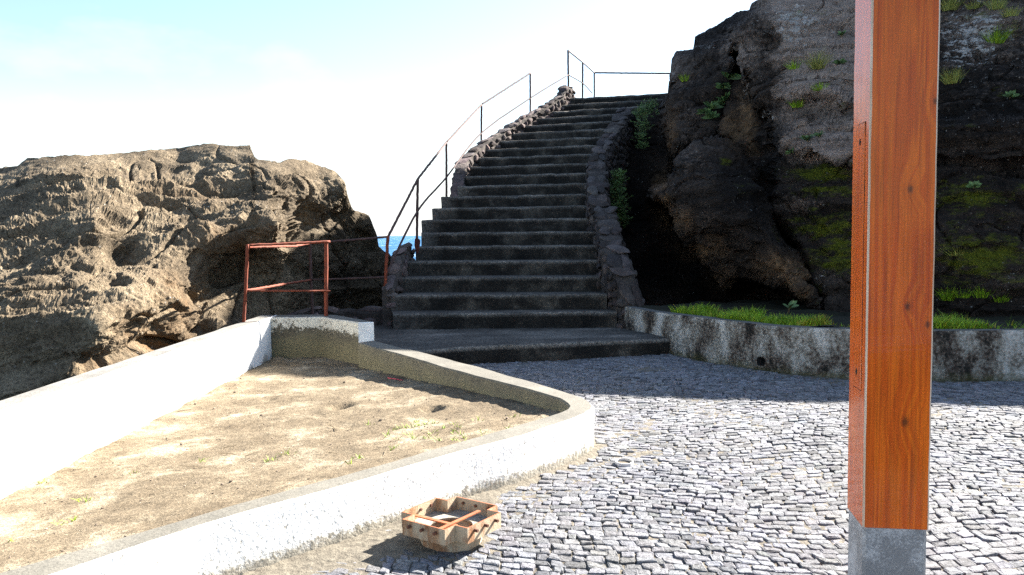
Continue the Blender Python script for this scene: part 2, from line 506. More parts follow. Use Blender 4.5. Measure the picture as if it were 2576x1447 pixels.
def rust_mat(name, c0, c1, pale=0.0):
    m, nt, b = new_mat(name)
    co = coords(nt)
    n1 = noise_n(nt, coords(nt, (1, 1, 0.5)), 16, 7, 0.7); n2 = noise_n(nt, co, 120, 3, 0.6)
    base = ramp(nt, n1, [(0.3, c0), (0.62, c1)])
    base = mix(nt, 0.6, base, ramp(nt, n2, [(0.3, 0.4), (0.55, 1.0), (0.75, 1.3)]), 'MULTIPLY')
    if pale > 0:
        n4 = noise_n(nt, coords(nt, (1, 1, 0.35)), 9, 6, 0.65)
        base = mix(nt, ramp(nt, n4, [(0.42, 0.0), (0.55, pale)]), base, (0.43, 0.35, 0.24))
    L(nt, base, b.inputs['Base Color']); b.inputs['Roughness'].default_value = 0.85
    c = bump(nt, b, n1, 0.4, 0.006); bump(nt, b, n2, 0.5, 0.003, c)
    return m
M_RUST = rust_mat('rusty_iron', (0.085, 0.016, 0.006), (0.25, 0.050, 0.016))
M_RUST_SHADE = rust_mat('shaded_rusty_iron', (0.035, 0.019, 0.017), (0.095, 0.048, 0.040))  # the same rusty iron with its shade put into the colour
M_RUST_PALE = rust_mat('stained_steel', (0.20, 0.070, 0.022), (0.34, 0.19, 0.095), pale=0.85)
M_RUST_ORANGE = rust_mat('orange_rust', (0.24, 0.050, 0.011), (0.34, 0.11, 0.035))

def wood_mat(pale=False):
    m, nt, b = new_mat('worn_wood_edge' if pale else 'varnished_pine')
    tc = N(nt, 'ShaderNodeTexCoord')
    mp = N(nt, 'ShaderNodeMapping'); mp.inputs['Scale'].default_value = (8, 8, 0.38); L(nt, tc.outputs['Object'], mp.inputs['Vector'])
    knots = [(0.235, 2.085, 0.008), (0.152, 1.755, 0.0095), (0.150, 1.305, 0.010), (0.225, 1.235, 0.008), (0.150, 0.853, 0.0125)]
    sx = N(nt, 'ShaderNodeSeparateXYZ'); L(nt, tc.outputs['Object'], sx.inputs[0])
    kd = None
    for kx, kz, kr in knots:
        dx = math_n(nt, 'SUBTRACT', sx.outputs[0], kx)
        dz = math_n(nt, 'MULTIPLY', math_n(nt, 'SUBTRACT', sx.outputs[2], kz), 0.62)
        dd = math_n(nt, 'SQRT', math_n(nt, 'ADD', math_n(nt, 'MULTIPLY', dx, dx), math_n(nt, 'MULTIPLY', dz, dz)))
        dd = math_n(nt, 'DIVIDE', dd, kr)
        kd = dd if kd is None else math_n(nt, 'MINIMUM', kd, dd)
    # grain that flows round the knots
    off = ramp(nt, math_n(nt, 'DIVIDE', kd, 8.0), [(0.0, 1.0), (0.9, 0.0)])
    ad = N(nt, 'ShaderNodeVectorMath'); ad.operation = 'ADD'
    cx = N(nt, 'ShaderNodeCombineXYZ'); L(nt, math_n(nt, 'MULTIPLY', off, 0.35), cx.inputs[0])
    L(nt, mp.outputs[0], ad.inputs[0]); L(nt, cx.outputs[0], ad.inputs[1])
    n0 = noise_n(nt, ad.outputs[0], 1.0, 3, 0.5, 0.6)
    rings = N(nt, 'ShaderNodeMath'); rings.operation = 'SINE'; L(nt, math_n(nt, 'MULTIPLY', n0, 58.0), rings.inputs[0])
    mp2 = N(nt, 'ShaderNodeMapping'); mp2.inputs['Scale'].default_value = (140, 140, 2.5); L(nt, tc.outputs['Object'], mp2.inputs['Vector'])
    fine = noise_n(nt, mp2.outputs[0], 1.0, 5, 0.6)
    big = noise_n(nt, tc.outputs['Object'], 3.0, 4, 0.5)
    if pale:
        base = ramp(nt, fine, [(0.3, (0.35, 0.20, 0.10)), (0.6, (0.62, 0.50, 0.38))])
    else:
        base = ramp(nt, math_n(nt, 'ADD', math_n(nt, 'MULTIPLY', rings.outputs[0], 0.20), 0.5), [(0.2, (0.52, 0.070, 0.002)), (0.8, (0.70, 0.135, 0.005))])
        base = mix(nt, 0.7, base, ramp(nt, fine, [(0.32, 0.50), (0.5, 0.95), (0.65, 1.15)]), 'MULTIPLY')
        weather = noise_n(nt, mp.outputs[0], 2.2, 8, 0.7)
        base = mix(nt, ramp(nt, weather, [(0.56, 0.0), (0.72, 0.45)]), base, (0.16, 0.05, 0.012))
        base = mix(nt, 0.5, base, ramp(nt, big, [(0.3, 0.75), (0.7, 1.15)]), 'MULTIPLY')
        base = mix(nt, ramp(nt, math_n(nt, 'DIVIDE', kd, 4.0), [(0.10, 0.8), (0.22, 0.5), (0.34, 0.12), (0.7, 0.0)]), base, (0.05, 0.016, 0.005))
    L(nt, base, b.inputs['Base Color'])
    b.inputs['Roughness'].default_value = 0.42 if not pale else 0.7
    if not pale:
        b.inputs['Coat Weight'].default_value = 0.40; b.inputs['Coat Roughness'].default_value = 0.08; b.inputs['Specular IOR Level'].default_value = 0.12
    bump(nt, b, fine, 0.05, 0.003)
    return m
M_WOOD = wood_mat(); M_WOOD_EDGE = wood_mat(True)

def shoe_mat():
    m, nt, b = new_mat('galvanised_steel')
    co = coords(nt); n = noise_n(nt, co, 14, 7, 0.7); n2 = noise_n(nt, co, 130, 3, 0.7); n3 = noise_n(nt, co, 4, 3)
    f = math_n(nt, 'ADD', math_n(nt, 'MULTIPLY', n, 0.5), math_n(nt, 'MULTIPLY', n2, 0.5))
    f = math_n(nt, 'ADD', f, math_n(nt, 'MULTIPLY', math_n(nt, 'SUBTRACT', n3, 0.5), 0.5))
    base = ramp(nt, f, [(0.47, (0.18, 0.184, 0.19)), (0.64, (0.42, 0.43, 0.44))])
    L(nt, base, b.inputs['Base Color']); b.inputs['Metallic'].default_value = 0.35; b.inputs['Roughness'].default_value = 0.5
    bump(nt, b, n2, 0.15, 0.002); return m
M_SHOE = shoe_mat()
M_SCREW = simple_noise_mat('dark_screw', (0.02, 0.012, 0.01), (0.05, 0.03, 0.02), 60)
M_PVC = simple_noise_mat('pale_pipe', (0.45, 0.43, 0.40), (0.62, 0.60, 0.57), 30, 0.6)
M_HOLE = simple_noise_mat('pipe_inside', (0.01, 0.01, 0.01), (0.02, 0.02, 0.02), 20)
M_STRAW = simple_noise_mat('red_plastic', (0.50, 0.03, 0.06), (0.60, 0.06, 0.10), 30, 0.5)

def leaf_mat(name, c0, c1):
    m, nt, b = new_mat(name)
    co = coords(nt); n = noise_n(nt, co, 12, 4, 0.6)
    base = mix(nt, 1.0, ramp(nt, n, [(0.3, c0), (0.7, c1)]), attr(nt, 'tint', True), 'MULTIPLY')
    L(nt, base, b.inputs['Base Color']); b.inputs['Roughness'].default_value = 0.6
    b.inputs['Specular IOR Level'].default_value = 0.3
    return m
M_GRASS = leaf_mat('grass_blade', (0.15, 0.26, 0.012), (0.29, 0.41, 0.026))
M_TUFT = leaf_mat('yellow_grass_blade', (0.20, 0.21, 0.05), (0.33, 0.32, 0.10))
M_LEAF = leaf_mat('succulent_leaf', (0.060, 0.11, 0.035), (0.11, 0.17, 0.06))
M_SHRUB = leaf_mat('shrub_leaf', (0.045, 0.085, 0.020), (0.09, 0.15, 0.04))
M_STALK = leaf_mat('dry_stalk', (0.10, 0.07, 0.035), (0.18, 0.13, 0.07))

def sea_mat():
    m, nt, b = new_mat('sea_water')
    co = coords(nt)
    n1 = noise_n(nt, coords(nt, (1, 0.35, 1)), 0.09, 6, 0.65); n2 = noise_n(nt, co, 0.55, 5, 0.65)
    base = ramp(nt, n1, [(0.35, (0.010, 0.065, 0.16)), (0.62, (0.022, 0.115, 0.25))])
    glints = ramp(nt, math_n(nt, 'MULTIPLY', n1, n2), [(0.34, 0.0), (0.37, 0.9)])  # white specks: sun glints painted into the water colour
    base = mix(nt, glints, base, (0.75, 0.78, 0.8))
    L(nt, base, b.inputs['Base Color']); b.inputs['Roughness'].default_value = 0.45
    b.inputs['Specular IOR Level'].default_value = 0.12
    bump(nt, b, n2, 0.6, 1.2); return m
M_SEA = sea_mat()

# ------------------------------------------------------------------ sea, ground
def sheet(name, x0, x1, y0, y1, z, mat, nx=1, ny=1):
    vs = [(x0 + (x1 - x0) * i / nx, y0 + (y1 - y0) * j / ny, z) for j in range(ny + 1) for i in range(nx + 1)]
    fs = [(j * (nx + 1) + i, j * (nx + 1) + i + 1, (j + 1) * (nx + 1) + i + 1, (j + 1) * (nx + 1) + i) for j in range(ny) for i in range(nx)]
    return tag(mesh_obj(name, vs, fs, mat), kind='structure')
sheet('sea', -9000, 9000, -9000, 9000, -7.0, M_SEA, 20, 20)

def terrain():
    nx, ny = 60, 60
    xs = np.linspace(-26, 26, nx); ys = np.linspace(-14, 46, ny)
    X, Y = np.meshgrid(xs, ys); p = np.stack([X.ravel(), Y.ravel(), np.zeros(X.size)], 1)
    # shelf under the plaza, falling away to the shore on the left and behind
    dx = np.clip((-3.6 - p[:, 0]) / 3.0, 0, 1); dy = np.clip((p[:, 1] - 12.6) / 2.0, 0, 1) * np.clip((1.5 - p[:, 0]) / 3.0, 0, 1)
    far = np.clip((np.abs(p[:, 0]) - 16) / 9, 0, 1) + np.clip((p[:, 1] - 32) / 10, 0, 1) + np.clip((-8 - p[:, 1]) / 5, 0, 1)
    p[:, 2] = -0.16 - 1.9 * np.maximum(dx, dy) + 0.25 * fbm(p * 0.5) * np.maximum(dx, dy) - 9 * np.clip(far, 0, 1)
    f = [(j * nx + i, j * nx + i + 1, (j + 1) * nx + i + 1, (j + 1) * nx + i) for j in range(ny - 1) for i in range(nx - 1)]
    tag(mesh_obj('terrain', p, f, M_TERRAIN, smooth=True), kind='structure')
terrain()

# ------------------------------------------------------------------ planter outlines (needed by paving and soil too)
FO = [(-3.42, 1.05), (-1.803, 3.125), (-1.425, 3.66), (-1.044, 4.075), (-.762, 4.39), (-.323, 4.9), (.06, 5.285), (.29, 5.565), (.443, 5.77)]
CO = [(.443, 5.77), (.53, 5.90), (.588, 6.04), (.608, 6.18), (.60, 6.32), (.56, 6.49)]
RO = [(.56, 6.49), (.375, 6.83), (-.387, 8.176), (-1.715, 10.19)]
FI = [(-3.2, 1.6), (-2.011, 3.149), (-1.8, 3.401), (-1.396, 3.897), (-1.033, 4.327), (-.712, 4.681), (-.34, 5.16), (.018, 5.575), (.28, 5.88)]
CI = [(.28, 5.88), (.345, 5.96), (.40, 6.06), (.417, 6.16), (.405, 6.28), (.36, 6.46)]
RI = [(.36, 6.46), (.27, 6.62), (.025, 7.007), (-.503, 7.80), (-1.885, 10.01)]
def resample(pts, n):
    p = np.array(pts, dtype=float); s = np.concatenate([[0], np.cumsum(np.linalg.norm(np.diff(p, axis=0), axis=1))])
    t = np.linspace(0, s[-1], n)
    return np.stack([np.interp(t, s, p[:, 0]), np.interp(t, s, p[:, 1])], 1)
OUT = np.concatenate([resample(FO, 70)[:-1], resample(CO, 24)[:-1], resample(RO, 50)])
INN = np.concatenate([resample(FI, 70)[:-1], resample(CI, 24)[:-1], resample(RI, 50)])

# ------------------------------------------------------------------ cobbled paving: real stones, one surface
def paving():
    region = [(-3.4, 0.9)] + [(x + .012, y - .012) for x, y in OUT[5:]] + [(-1.25, 9.55), (-1.2, 9.86), (-.50, 10.21), (.344, 10.36), (1.061, 10.63), (2.06, 10.80),
              (2.42, 10.04), (2.85, 9.46), (3.17, 9.12), (3.64, 8.87), (4.47, 8.63), (5.4, 8.60), (9, 8.6), (9, .6), (-3, .6)]
    # the sand the stones sit in: it lies higher along the planter and round the old socket
    st = .045
    X, Y = np.meshgrid(np.arange(-3.4, 9.0, st), np.arange(.6, 11.2, st))
    q = np.stack([X.ravel(), Y.ravel(), np.zeros(X.size)], 1)
    dmin = np.full(len(q), 9.0)
    for w in OUT[::2]: dmin = np.minimum(dmin, np.hypot(q[:, 0] - w[0], q[:, 1] - w[1]))
    dbase = np.hypot((q[:, 0] + .36) * .85, q[:, 1] - 4.22)
    left = np.clip((-.1 - q[:, 0]) / .5, 0, 1) * np.exp(-(dmin / .38) ** 2)
    h = -.0060 + .005 * fbm(q * 2.0, 3) + .006 * np.exp(-(dmin / .06) ** 2) + .004 * np.exp(-dmin / .5) + .011 * left * (1 + .7 * fbm(q * 3.1 + 4, 3)) + .017 * np.exp(-(dbase / .28) ** 4) + .006 * fbm(q * 9, 3)
    q[:, 2] = h
    okb = inside([(x, y) for x, y in region], q[:, 0], q[:, 1]).reshape(X.shape); nx_ = X.shape[1]; Fb = []
    for j in range(X.shape[0] - 1):
        for i in range(nx_ - 1):
            if okb[j, i] or okb[j, i + 1] or okb[j + 1, i] or okb[j + 1, i + 1]: Fb.append((j * nx_ + i, j * nx_ + i + 1, (j + 1) * nx_ + i + 1, (j + 1) * nx_ + i))
    tag(mesh_obj('sand_bed', q, Fb, M_JOINT, smooth=True), kind='structure')
    sx, sy = 0.076, 0.068
    ni, nj = 200, 175
    I, J = np.meshgrid(np.arange(-ni // 2, ni // 2 + 1), np.arange(0, nj + 1), indexing='ij')
    s = I * sx; t = J * sy
    def warp(s, t):
        th = radians(-9)
        yy = t + .17 * np.sin(1.25 * s + .7 + .25 * t) + .06 * np.sin(3.1 * s + 1.1 * t) - .02 * s * s * .4
        xx = s + .10 * np.sin(1.1 * t + .4 * s) + .05 * np.sin(2.9 * t)
        return 3.0 + xx * cos(th) - yy * sin(th), .4 + xx * sin(th) + yy * cos(th)
    verts, faces, cols = [], [], []
    nb = 0
    colj = rng.uniform(-.5, .5, nj + 2)          # running bond: each row shifted
    for j in range(nj):
        shift = colj[j] * sx
        edges = []
        x = -ni / 2 * sx + shift
        while x < ni / 2 * sx:
            w = sx * random.uniform(.66, 1.42); edges.append((x, x + w)); x += w
        for (x0, x1) in edges:
            g = .0022
            jit = lambda a: random.gauss(0, a)
            c = np.array([(x0 + g + jit(.0075), j * sy + g + jit(.005)), (x1 - g + jit(.0075), j * sy + g + jit(.005)),
                          (x1 - g + jit(.005), (j + 1) * sy - g + jit(.005)), (x0 + g + jit(.0075), (j + 1) * sy - g + jit(.005))])
            X, Y = warp(c[:, 0], c[:, 1])
            cx, cy = X.mean(), Y.mean()
            if cx < -2.4 or cx > 7.4 or cy < 1.2 or cy > 11: continue
            cobbles.append((X, Y))
    C = np.array(cobbles)                        # n,2,4
    ok = np.all([inside(region, C[:, 0, k], C[:, 1, k]) for k in range(4)], axis=0)
    C = C[ok]
    n = len(C)
    q = np.stack([C[:, 0], C[:, 1]], 2)          # n,4,2
    # eight-sided outline: every corner knocked off
    nx = np.roll(q, -1, 1)
    a = rng.uniform(.03, .20, (n, 4, 1)); bb = rng.uniform(.03, .20, (n, 4, 1))
    o8 = np.stack([q + (nx - q) * a, nx + (q - nx) * bb], 2).reshape(n, 8, 2)
    cen = o8.mean(1, keepdims=True)
    hz = .004 + rng.normal(0, .0028, (n, 1)) + .012 * pnoise(np.concatenate([cen[:, 0] * 1.3, np.zeros((n, 1))], 1))[:, None]
    tilt = rng.normal(0, .048, (n, 1, 2))
    def lvl(scale, z):
        xy = cen + (o8 - cen) * scale
        zz = hz + z + ((xy - cen) * tilt).sum(2)
        return np.concatenate([xy, zz[..., None]], 2)
    r0 = lvl(1.0, -.05); r1 = lvl(1.0, -.006); r2 = lvl(.955, -.0008); r3 = lvl(.74, .001)
    r3[..., 2] += rng.normal(0, .0018, r3.shape[:2])
    V = np.concatenate([r0, r1, r2, r3], 1).reshape(-1, 3)
    base = (np.arange(n) * 32)[:, None]
    Fq = []
    for lv in range(3):
        for k in range(8):
            Fq.append(np.stack([base[:, 0] + lv * 8 + k, base[:, 0] + lv * 8 + (k + 1) % 8, base[:, 0] + lv * 8 + 8 + (k + 1) % 8, base[:, 0] + lv * 8 + 8 + k], 1))
    Fq = np.concatenate(Fq).tolist() + (base + 24 + np.arange(8)[None]).tolist()
    g = np.clip(rng.normal(.152, .034, n), .06, .27)
    tint = np.stack([g * rng.normal(.99, .02, n), g, g * rng.normal(1.08, .03, n)], 1)
    o = mesh_obj('cobblestone_paving', V, Fq, M_COBBLE, attrs={'tint': np.repeat(tint, 32, 0)})
    tag(o, kind='structure')
cobbles = []
paving()

# ------------------------------------------------------------------ planter
planter = tag(empty('planter', (-1.6, 6.5, 0)), 'empty triangular planter with white outer walls and grey top edge around bare brown soil', 'planter')
def curb():
    n = len(OUT)
    z0, zt, bv = -.12, .30, .014
    nrm = (INN - OUT); nrm /= np.linalg.norm(nrm, axis=1)[:, None]
    prof = []
    wob = 0.006
    ring = []
    for zf in (z0, 0.0, 0.08, 0.16, 0.24): ring.append((0, 0.0, zf, 0))
    ring += [(0, 0.0, zt - bv, 0), (0, bv, zt, 1), (.5, 0, zt, 1), (1, -bv, zt, 1), (1, 0, zt - bv, 2), (1, 0, .2, 2), (1, 0, .1, 2), (1, 0, 0.0, 2), (1, 0, z0, 2)]
    V = []
    for i in range(n):
        for (f, off, z, mm) in ring:
            xy = OUT[i] * (1 - f) + INN[i] * f + nrm[i] * off
            V.append((xy[0], xy[1], z))
    V = np.array(V)
    d = fbm(V * 3.0, 3) * .008 + pnoise(V * 14) * .0035
    V[:, 2] += np.where(V[:, 2] > .2, fbm(V * 1.3, 2) * .008, 0)
    V[:, :2] += np.repeat(nrm, len(ring), 0) * d[:, None]
    m = len(ring); Fc, mi = [], []
    for i in range(n - 1):
        for k in range(m - 1):
            Fc.append((i * m + k, (i + 1) * m + k, (i + 1) * m + k + 1, i * m + k + 1)); mi.append(ring[k][3] if k != 8 else 2)
    Fc.append(tuple(range(m))); mi.append(0); Fc.append(tuple((n - 1) * m + k for k in reversed(range(m)))); mi.append(0)
    gr = np.exp(-((V[:, 0] - .56) ** 2 + (V[:, 1] - 5.98) ** 2) / .07) * np.clip(1.15 - V[:, 2] * 3, 0, 1)
    mesh_obj('curb_wall', V, Fc, [M_PLASTER, M_COPING, M_INNER], planter, False, mi, {'grime': gr})
curb()
def prism(name, poly, z0, z1, mat_side, mat_top, parent, bv=.012, side_mats=None, seg=.12):
    """vertical prism over a polygon, subdivided, with an eased top edge"""
    pts, own = [], []
    for i in range(len(poly)):
        a = Vector(poly[i]); b = Vector(poly[(i + 1) % len(poly)])
        k = max(1, int((b - a).length / seg))
        for j in range(k): pts.append(a.lerp(b, j / k)); own.append(i)
    n = len(pts); c = np.mean([tuple(p) for p in pts], axis=0)
    area = sum(poly[i][0] * poly[(i + 1) % len(poly)][1] - poly[(i + 1) % len(poly)][0] * poly[i][1] for i in range(len(poly)))
    sgn = 1 if area > 0 else -1
    V, Fc, mi = [], [], []
    zs = [z0, z0 + (z1 - z0) * .35, z0 + (z1 - z0) * .7, z1 - bv]
    for z in zs:
        for p in pts: V.append((p.x, p.y, z))
    for i, p in enumerate(pts):
        t = (pts[(i + 1) % n] - pts[i - 1]).normalized(); nn = Vector((-t.y, t.x)) * sgn
        V.append((p.x + nn.x * bv, p.y + nn.y * bv, z1))
    V = np.array(V)
    V[:, :2] += (np.stack([pnoise(V * 2.1), pnoise(V * 2.1 + 40)], 1) * .006)
    V[-n:, 2] += fbm(V[-n:] * 2.2, 2) * .006
    for r in range(4):
        for i in range(n):
            q = (r * n + i, r * n + (i + 1) % n, (r + 1) * n + (i + 1) % n, (r + 1) * n + i)
            Fc.append(q if sgn > 0 else q[::-1]); mi.append((side_mats[own[i]] if side_mats else 0) if r < 3 else (side_mats[own[i]] if side_mats else 0))
    top = tuple(range(4 * n, 5 * n)); Fc.append(top if sgn > 0 else top[::-1]); mats = list(mat_side) if isinstance(mat_side, (list, tuple)) else [mat_side]
    mi.append(len(mats))
    return mesh_obj(name, V, Fc, mats + [mat_top], parent, False, mi, {'grime': np.zeros(len(V))})
prism('end_block', [(-3.197, 10.895), (-2.533, 10.92), (-1.905, 10.165), (-1.722, 10.232), (-2.374, 11.133), (-2.70, 11.24), (-3.197, 11.22)], -.3, .53,
      [M_FLAKE, M_PLASTER], M_COPING, planter, side_mats=[0, 0, 1, 1, 1, 1, 0])
prism('parapet_wall', [(-3.42, .9), (-3.2, .9), (-3.2, 11.22), (-3.42, 11.22)], -2.2, .53, [M_PAINT], M_COPING_WHITE, planter, seg=.3)

# soil
def soil_z(x, y):
    yr = np.interp(y, [1, 4, 6.2, 7.8, 10, 11], [.16, .2, .21, .126, .0, -.01])
    xr = np.interp(y, [1, 1.6, 3.15, 5.17, 6.1, 6.6, 7.8, 10, 11], [-3.1, -3.1, -2, -.34, .41, .3, -.5, -1.88, -2.3])
    t = np.clip((x + 3.2) / np.maximum(xr + 3.2, .3), 0, 1)
    return -.02 * (1 - t) + yr * t ** 1.4
HOLLOWS = [(PZ(858, 1023, .06), .10, .06), (PZ(1090, 1034, .10), .085, .06), (PZ(676, 1001, .02), .06, .03), (PZ(700, 905, 0), .10, -.05), (PZ(965, 935, .03), .07, -.03)]
def soil():
    st = .04
    xs = np.arange(-3.3, .62, st); ys = np.arange(1.0, 11.2, st)
    X, Y = np.meshgrid(xs, ys)
    p = np.stack([X.ravel(), Y.ravel(), np.zeros(X.size)], 1)
    p[:, 2] = soil_z(p[:, 0], p[:, 1]) + .014 * fbm(p * 1.6, 3) + .008 * fbm(p * 7, 4, .6)
    rgh = np.clip(fbm(p * 1.1 + 5, 2), 0, 1)
    p[:, 2] += .007 * rgh * ridged(p * 11, 2)
    for c, r, dep in HOLLOWS:
        q = ((p[:, 0] - c.x) ** 2 + ((p[:, 1] - c.y) * .75) ** 2) / r ** 2
        q = q * (1 + .5 * pnoise(p * 12))
        p[:, 2] -= dep * np.exp(-q ** 1.5) - .2 * dep * np.exp(-(np.sqrt(np.abs(q)) - 1.4) ** 2 * 5)
    mid = (OUT + INN) / 2
    poly = [tuple(a) for a in mid] + [(-1.8, 10.2), (-2.45, 11.02), (-3.3, 11.05), (-3.3, 1.2)]
    ok = inside(poly, p[:, 0], p[:, 1]).reshape(X.shape)
    nx = len(xs); Fc = []
    for j in range(len(ys) - 1):
        for i in range(nx - 1):
            if ok[j, i] or ok[j, i + 1] or ok[j + 1, i] or ok[j + 1, i + 1]:
                Fc.append((j * nx + i, j * nx + i + 1, (j + 1) * nx + i + 1, (j + 1) * nx + i))
    used = sorted({i for f in Fc for i in f}); mp = {a: b for b, a in enumerate(used)}
    o = mesh_obj('soil', p[used], [tuple(mp[i] for i in f) for f in Fc], M_SOIL, smooth=True)
    tag(o, kind='structure')
    return BVHTree.FromPolygons([tuple(a) for a in p[used]], [tuple(mp[i] for i in f) for f in Fc])
SOIL_T = soil()
def soil_at(x, y):
    h = SOIL_T.ray_cast(Vector((x, y, 3)), Vector((0, 0, -1)))
    return h[0].z if h[0] else soil_z(np.array([x]), np.array([y]))[0]

# ------------------------------------------------------------------ staircase
R_STEP = .238
NST = 21
Lu = [391.4, 389.4, 400.3, 404, 415, 421.2, 421.5, 432.3, 441.4, 458, 463.8, 469.7, 477, 487.3, 501.3, 513.8, 525.5, 538.7, 552.7, 563.7, 570.3]
Ru = [617, 606.8, 601.4, 600.7, 598, 596, 589, 588.5, 588.5, 589, 590, 593, 598, 604, 610, 614, 620, 628, 645, 660, 678]
def step_y(k):
    yl = 11.47 + .602 * k - .0040 * k * k; yr = 11.47 + .495 * k - .0005 * k * k
    if k < 2: yl = yr = 12.10
    return yl, yr
ST = []
for k in range(1, NST + 1):
    yl, yr = step_y(k); z = .21 + R_STEP * k
    a = D(Lu[k - 1], 234, yl); b = D(Ru[k - 1], 234, yr)
    ST.append((Vector((a.x, yl, z)), Vector((b.x, yr, z))))
stairs = tag(empty('staircase', (0, 12.1, .21)), 'steep blackened concrete staircase climbing beside the cliff to the sky', 'staircase')
def step_mesh(k):
    a, b = ST[k - 1]
    if k < NST: a2, b2 = ST[k]
    else:
        dl = Vector((.35, .62, 0)); a2, b2 = a + dl * 4, b + dl * 4
    ext = .32                                    # the tread runs on under the next riser
    da = (a2 - a); da.z = 0; db = (b2 - b); db.z = 0
    if k >= 19: b = b + (b - a).normalized() * .5
    n = 70
    prof = [(0.02, -R_STEP - .05), (0.015, -R_STEP * .6), (.006, -R_STEP * .3), (0.0, -.035), (.006, -.012), (.03, 0.0), (.10, .002), (.30, 0.0)]
    V = []
    for i in range(n + 1):
        t = i / n
        p = a.lerp(b, t); d = da.lerp(db, t); ln = d.length; dn = d / ln
        for (o, dz) in prof: V.append(tuple(p + dn * o + Vector((0, 0, dz))))
        V.append(tuple(p + dn * (ln + ext)))
        V.append(tuple(p + dn * (ln + ext) + Vector((0, 0, -1.2))))
        V.append(tuple(p + dn * .02 + Vector((0, 0, -1.2))))
    V = np.array(V); m = len(prof) + 3
    nz = fbm(V * 2.2, 4) * .012 + pnoise(V * 11) * .006
    idx = np.tile(np.arange(m), n + 1)
    nose = (idx >= 2) & (idx <= 6)
    V[:, 1] += np.where(idx < 8, nz, 0)
    V[:, 2] += np.where(nose, fbm(V * 4 + 9, 3) * .012, 0)
    chip = np.clip(pnoise(V * 6 + 77) - .35, 0, 1)
    V[:, 2] -= np.where((idx >= 3) & (idx <= 5), chip * .05, 0)
    Fc = []
    for i in range(n):
        for q in range(m): Fc.append((i * m + q, (i + 1) * m + q, (i + 1) * m + (q + 1) % m, i * m + (q + 1) % m))
    Fc.append(tuple(reversed(range(m)))); Fc.append(tuple(n * m + q for q in range(m)))
    wear_tone = np.where(idx == 4, 1.0, np.where((idx == 5) | (idx == 3), .5, 0)) * (.5 + .6 * np.clip(fbm(V * 1.7, 3) + .3, 0, 1))
    tl = np.repeat(np.linspace(0, 1, n + 1), m)
    wear_tone = np.maximum(wear_tone, np.where(idx >= 6, .42, .0) * (.6 + .5 * np.clip(fbm(V * 2.3 + 5, 3) + .2, 0, 1)))  # treads painted lighter too, for the sky light they catch
    if 5 < k < 11: wear_tone = np.maximum(wear_tone, np.clip(1 - tl * 9, 0, 1) * .7)
    if k < 6: wear_tone = np.maximum(wear_tone, np.clip(1 - tl * 6, 0, 1) * .35)
    mesh_obj('step', V, Fc, M_STEP, stairs, True, None, {'wear_tone': wear_tone})
for k in range(1, NST + 1): step_mesh(k)
def landing():
    fr = [(-1.42, 9.72), (-1.176, 9.90), (-.5, 10.185), (-.332, 10.215), (.344, 10.34), (.688, 10.40), (1.06, 10.53), (1.407, 10.60), (2.03, 10.80), (2.22, 10.84)]
    fr = [tuple(p) for p in resample(fr, 60)]
    back = 13.4
    n = len(fr); V, Fc = [], []
    levels = [(-.1, .012), (.05, .008), (.15, .003), (.19, 0.0), (.206, .010), (.212, .035)]
    for z, off in levels:
        for x, y in fr: V.append((x, y + off, z))
    # top grid towards the back
    tb = 24
    for j in range(1, tb + 1):
        for i, (x, y) in enumerate(fr):
            t = j / tb
            xe = -3.15 + 5.0 * i / (n - 1); ye = back
            V.append((x + (xe - x) * t, y + .035 + (ye - y) * t, .212))
    V = np.array(V)
    V[:, 1] += np.where(V[:, 2] < .2, fbm(V * 2.5, 4) * .02, 0)
    top = V[:, 2] > .18
    V[:, 2] += np.where(top, fbm(V * np.array([1.2, 1.2, 0]), 4) * .012, 0)
    L_ = len(levels) + tb
    for r in range(L_ - 1):
        for i in range(n - 1): Fc.append((r * n + i, r * n + i + 1, (r + 1) * n + i + 1, (r + 1) * n + i))
    idx = np.repeat(np.arange(L_), n)
    w = np.where((idx == 3) | (idx == 4), .9, 0) + np.where(idx > 4, .30 + .8 * np.clip(fbm(V * np.array([.7, 2.2, 0]) + 3, 4) + .05, 0, 1), 0)  # worn front edge; top painted paler to lift its shade
    mesh_obj('landing', V, Fc, M_STEP, stairs, True, None, {'wear_tone': np.clip(w, 0, 1)})
landing()

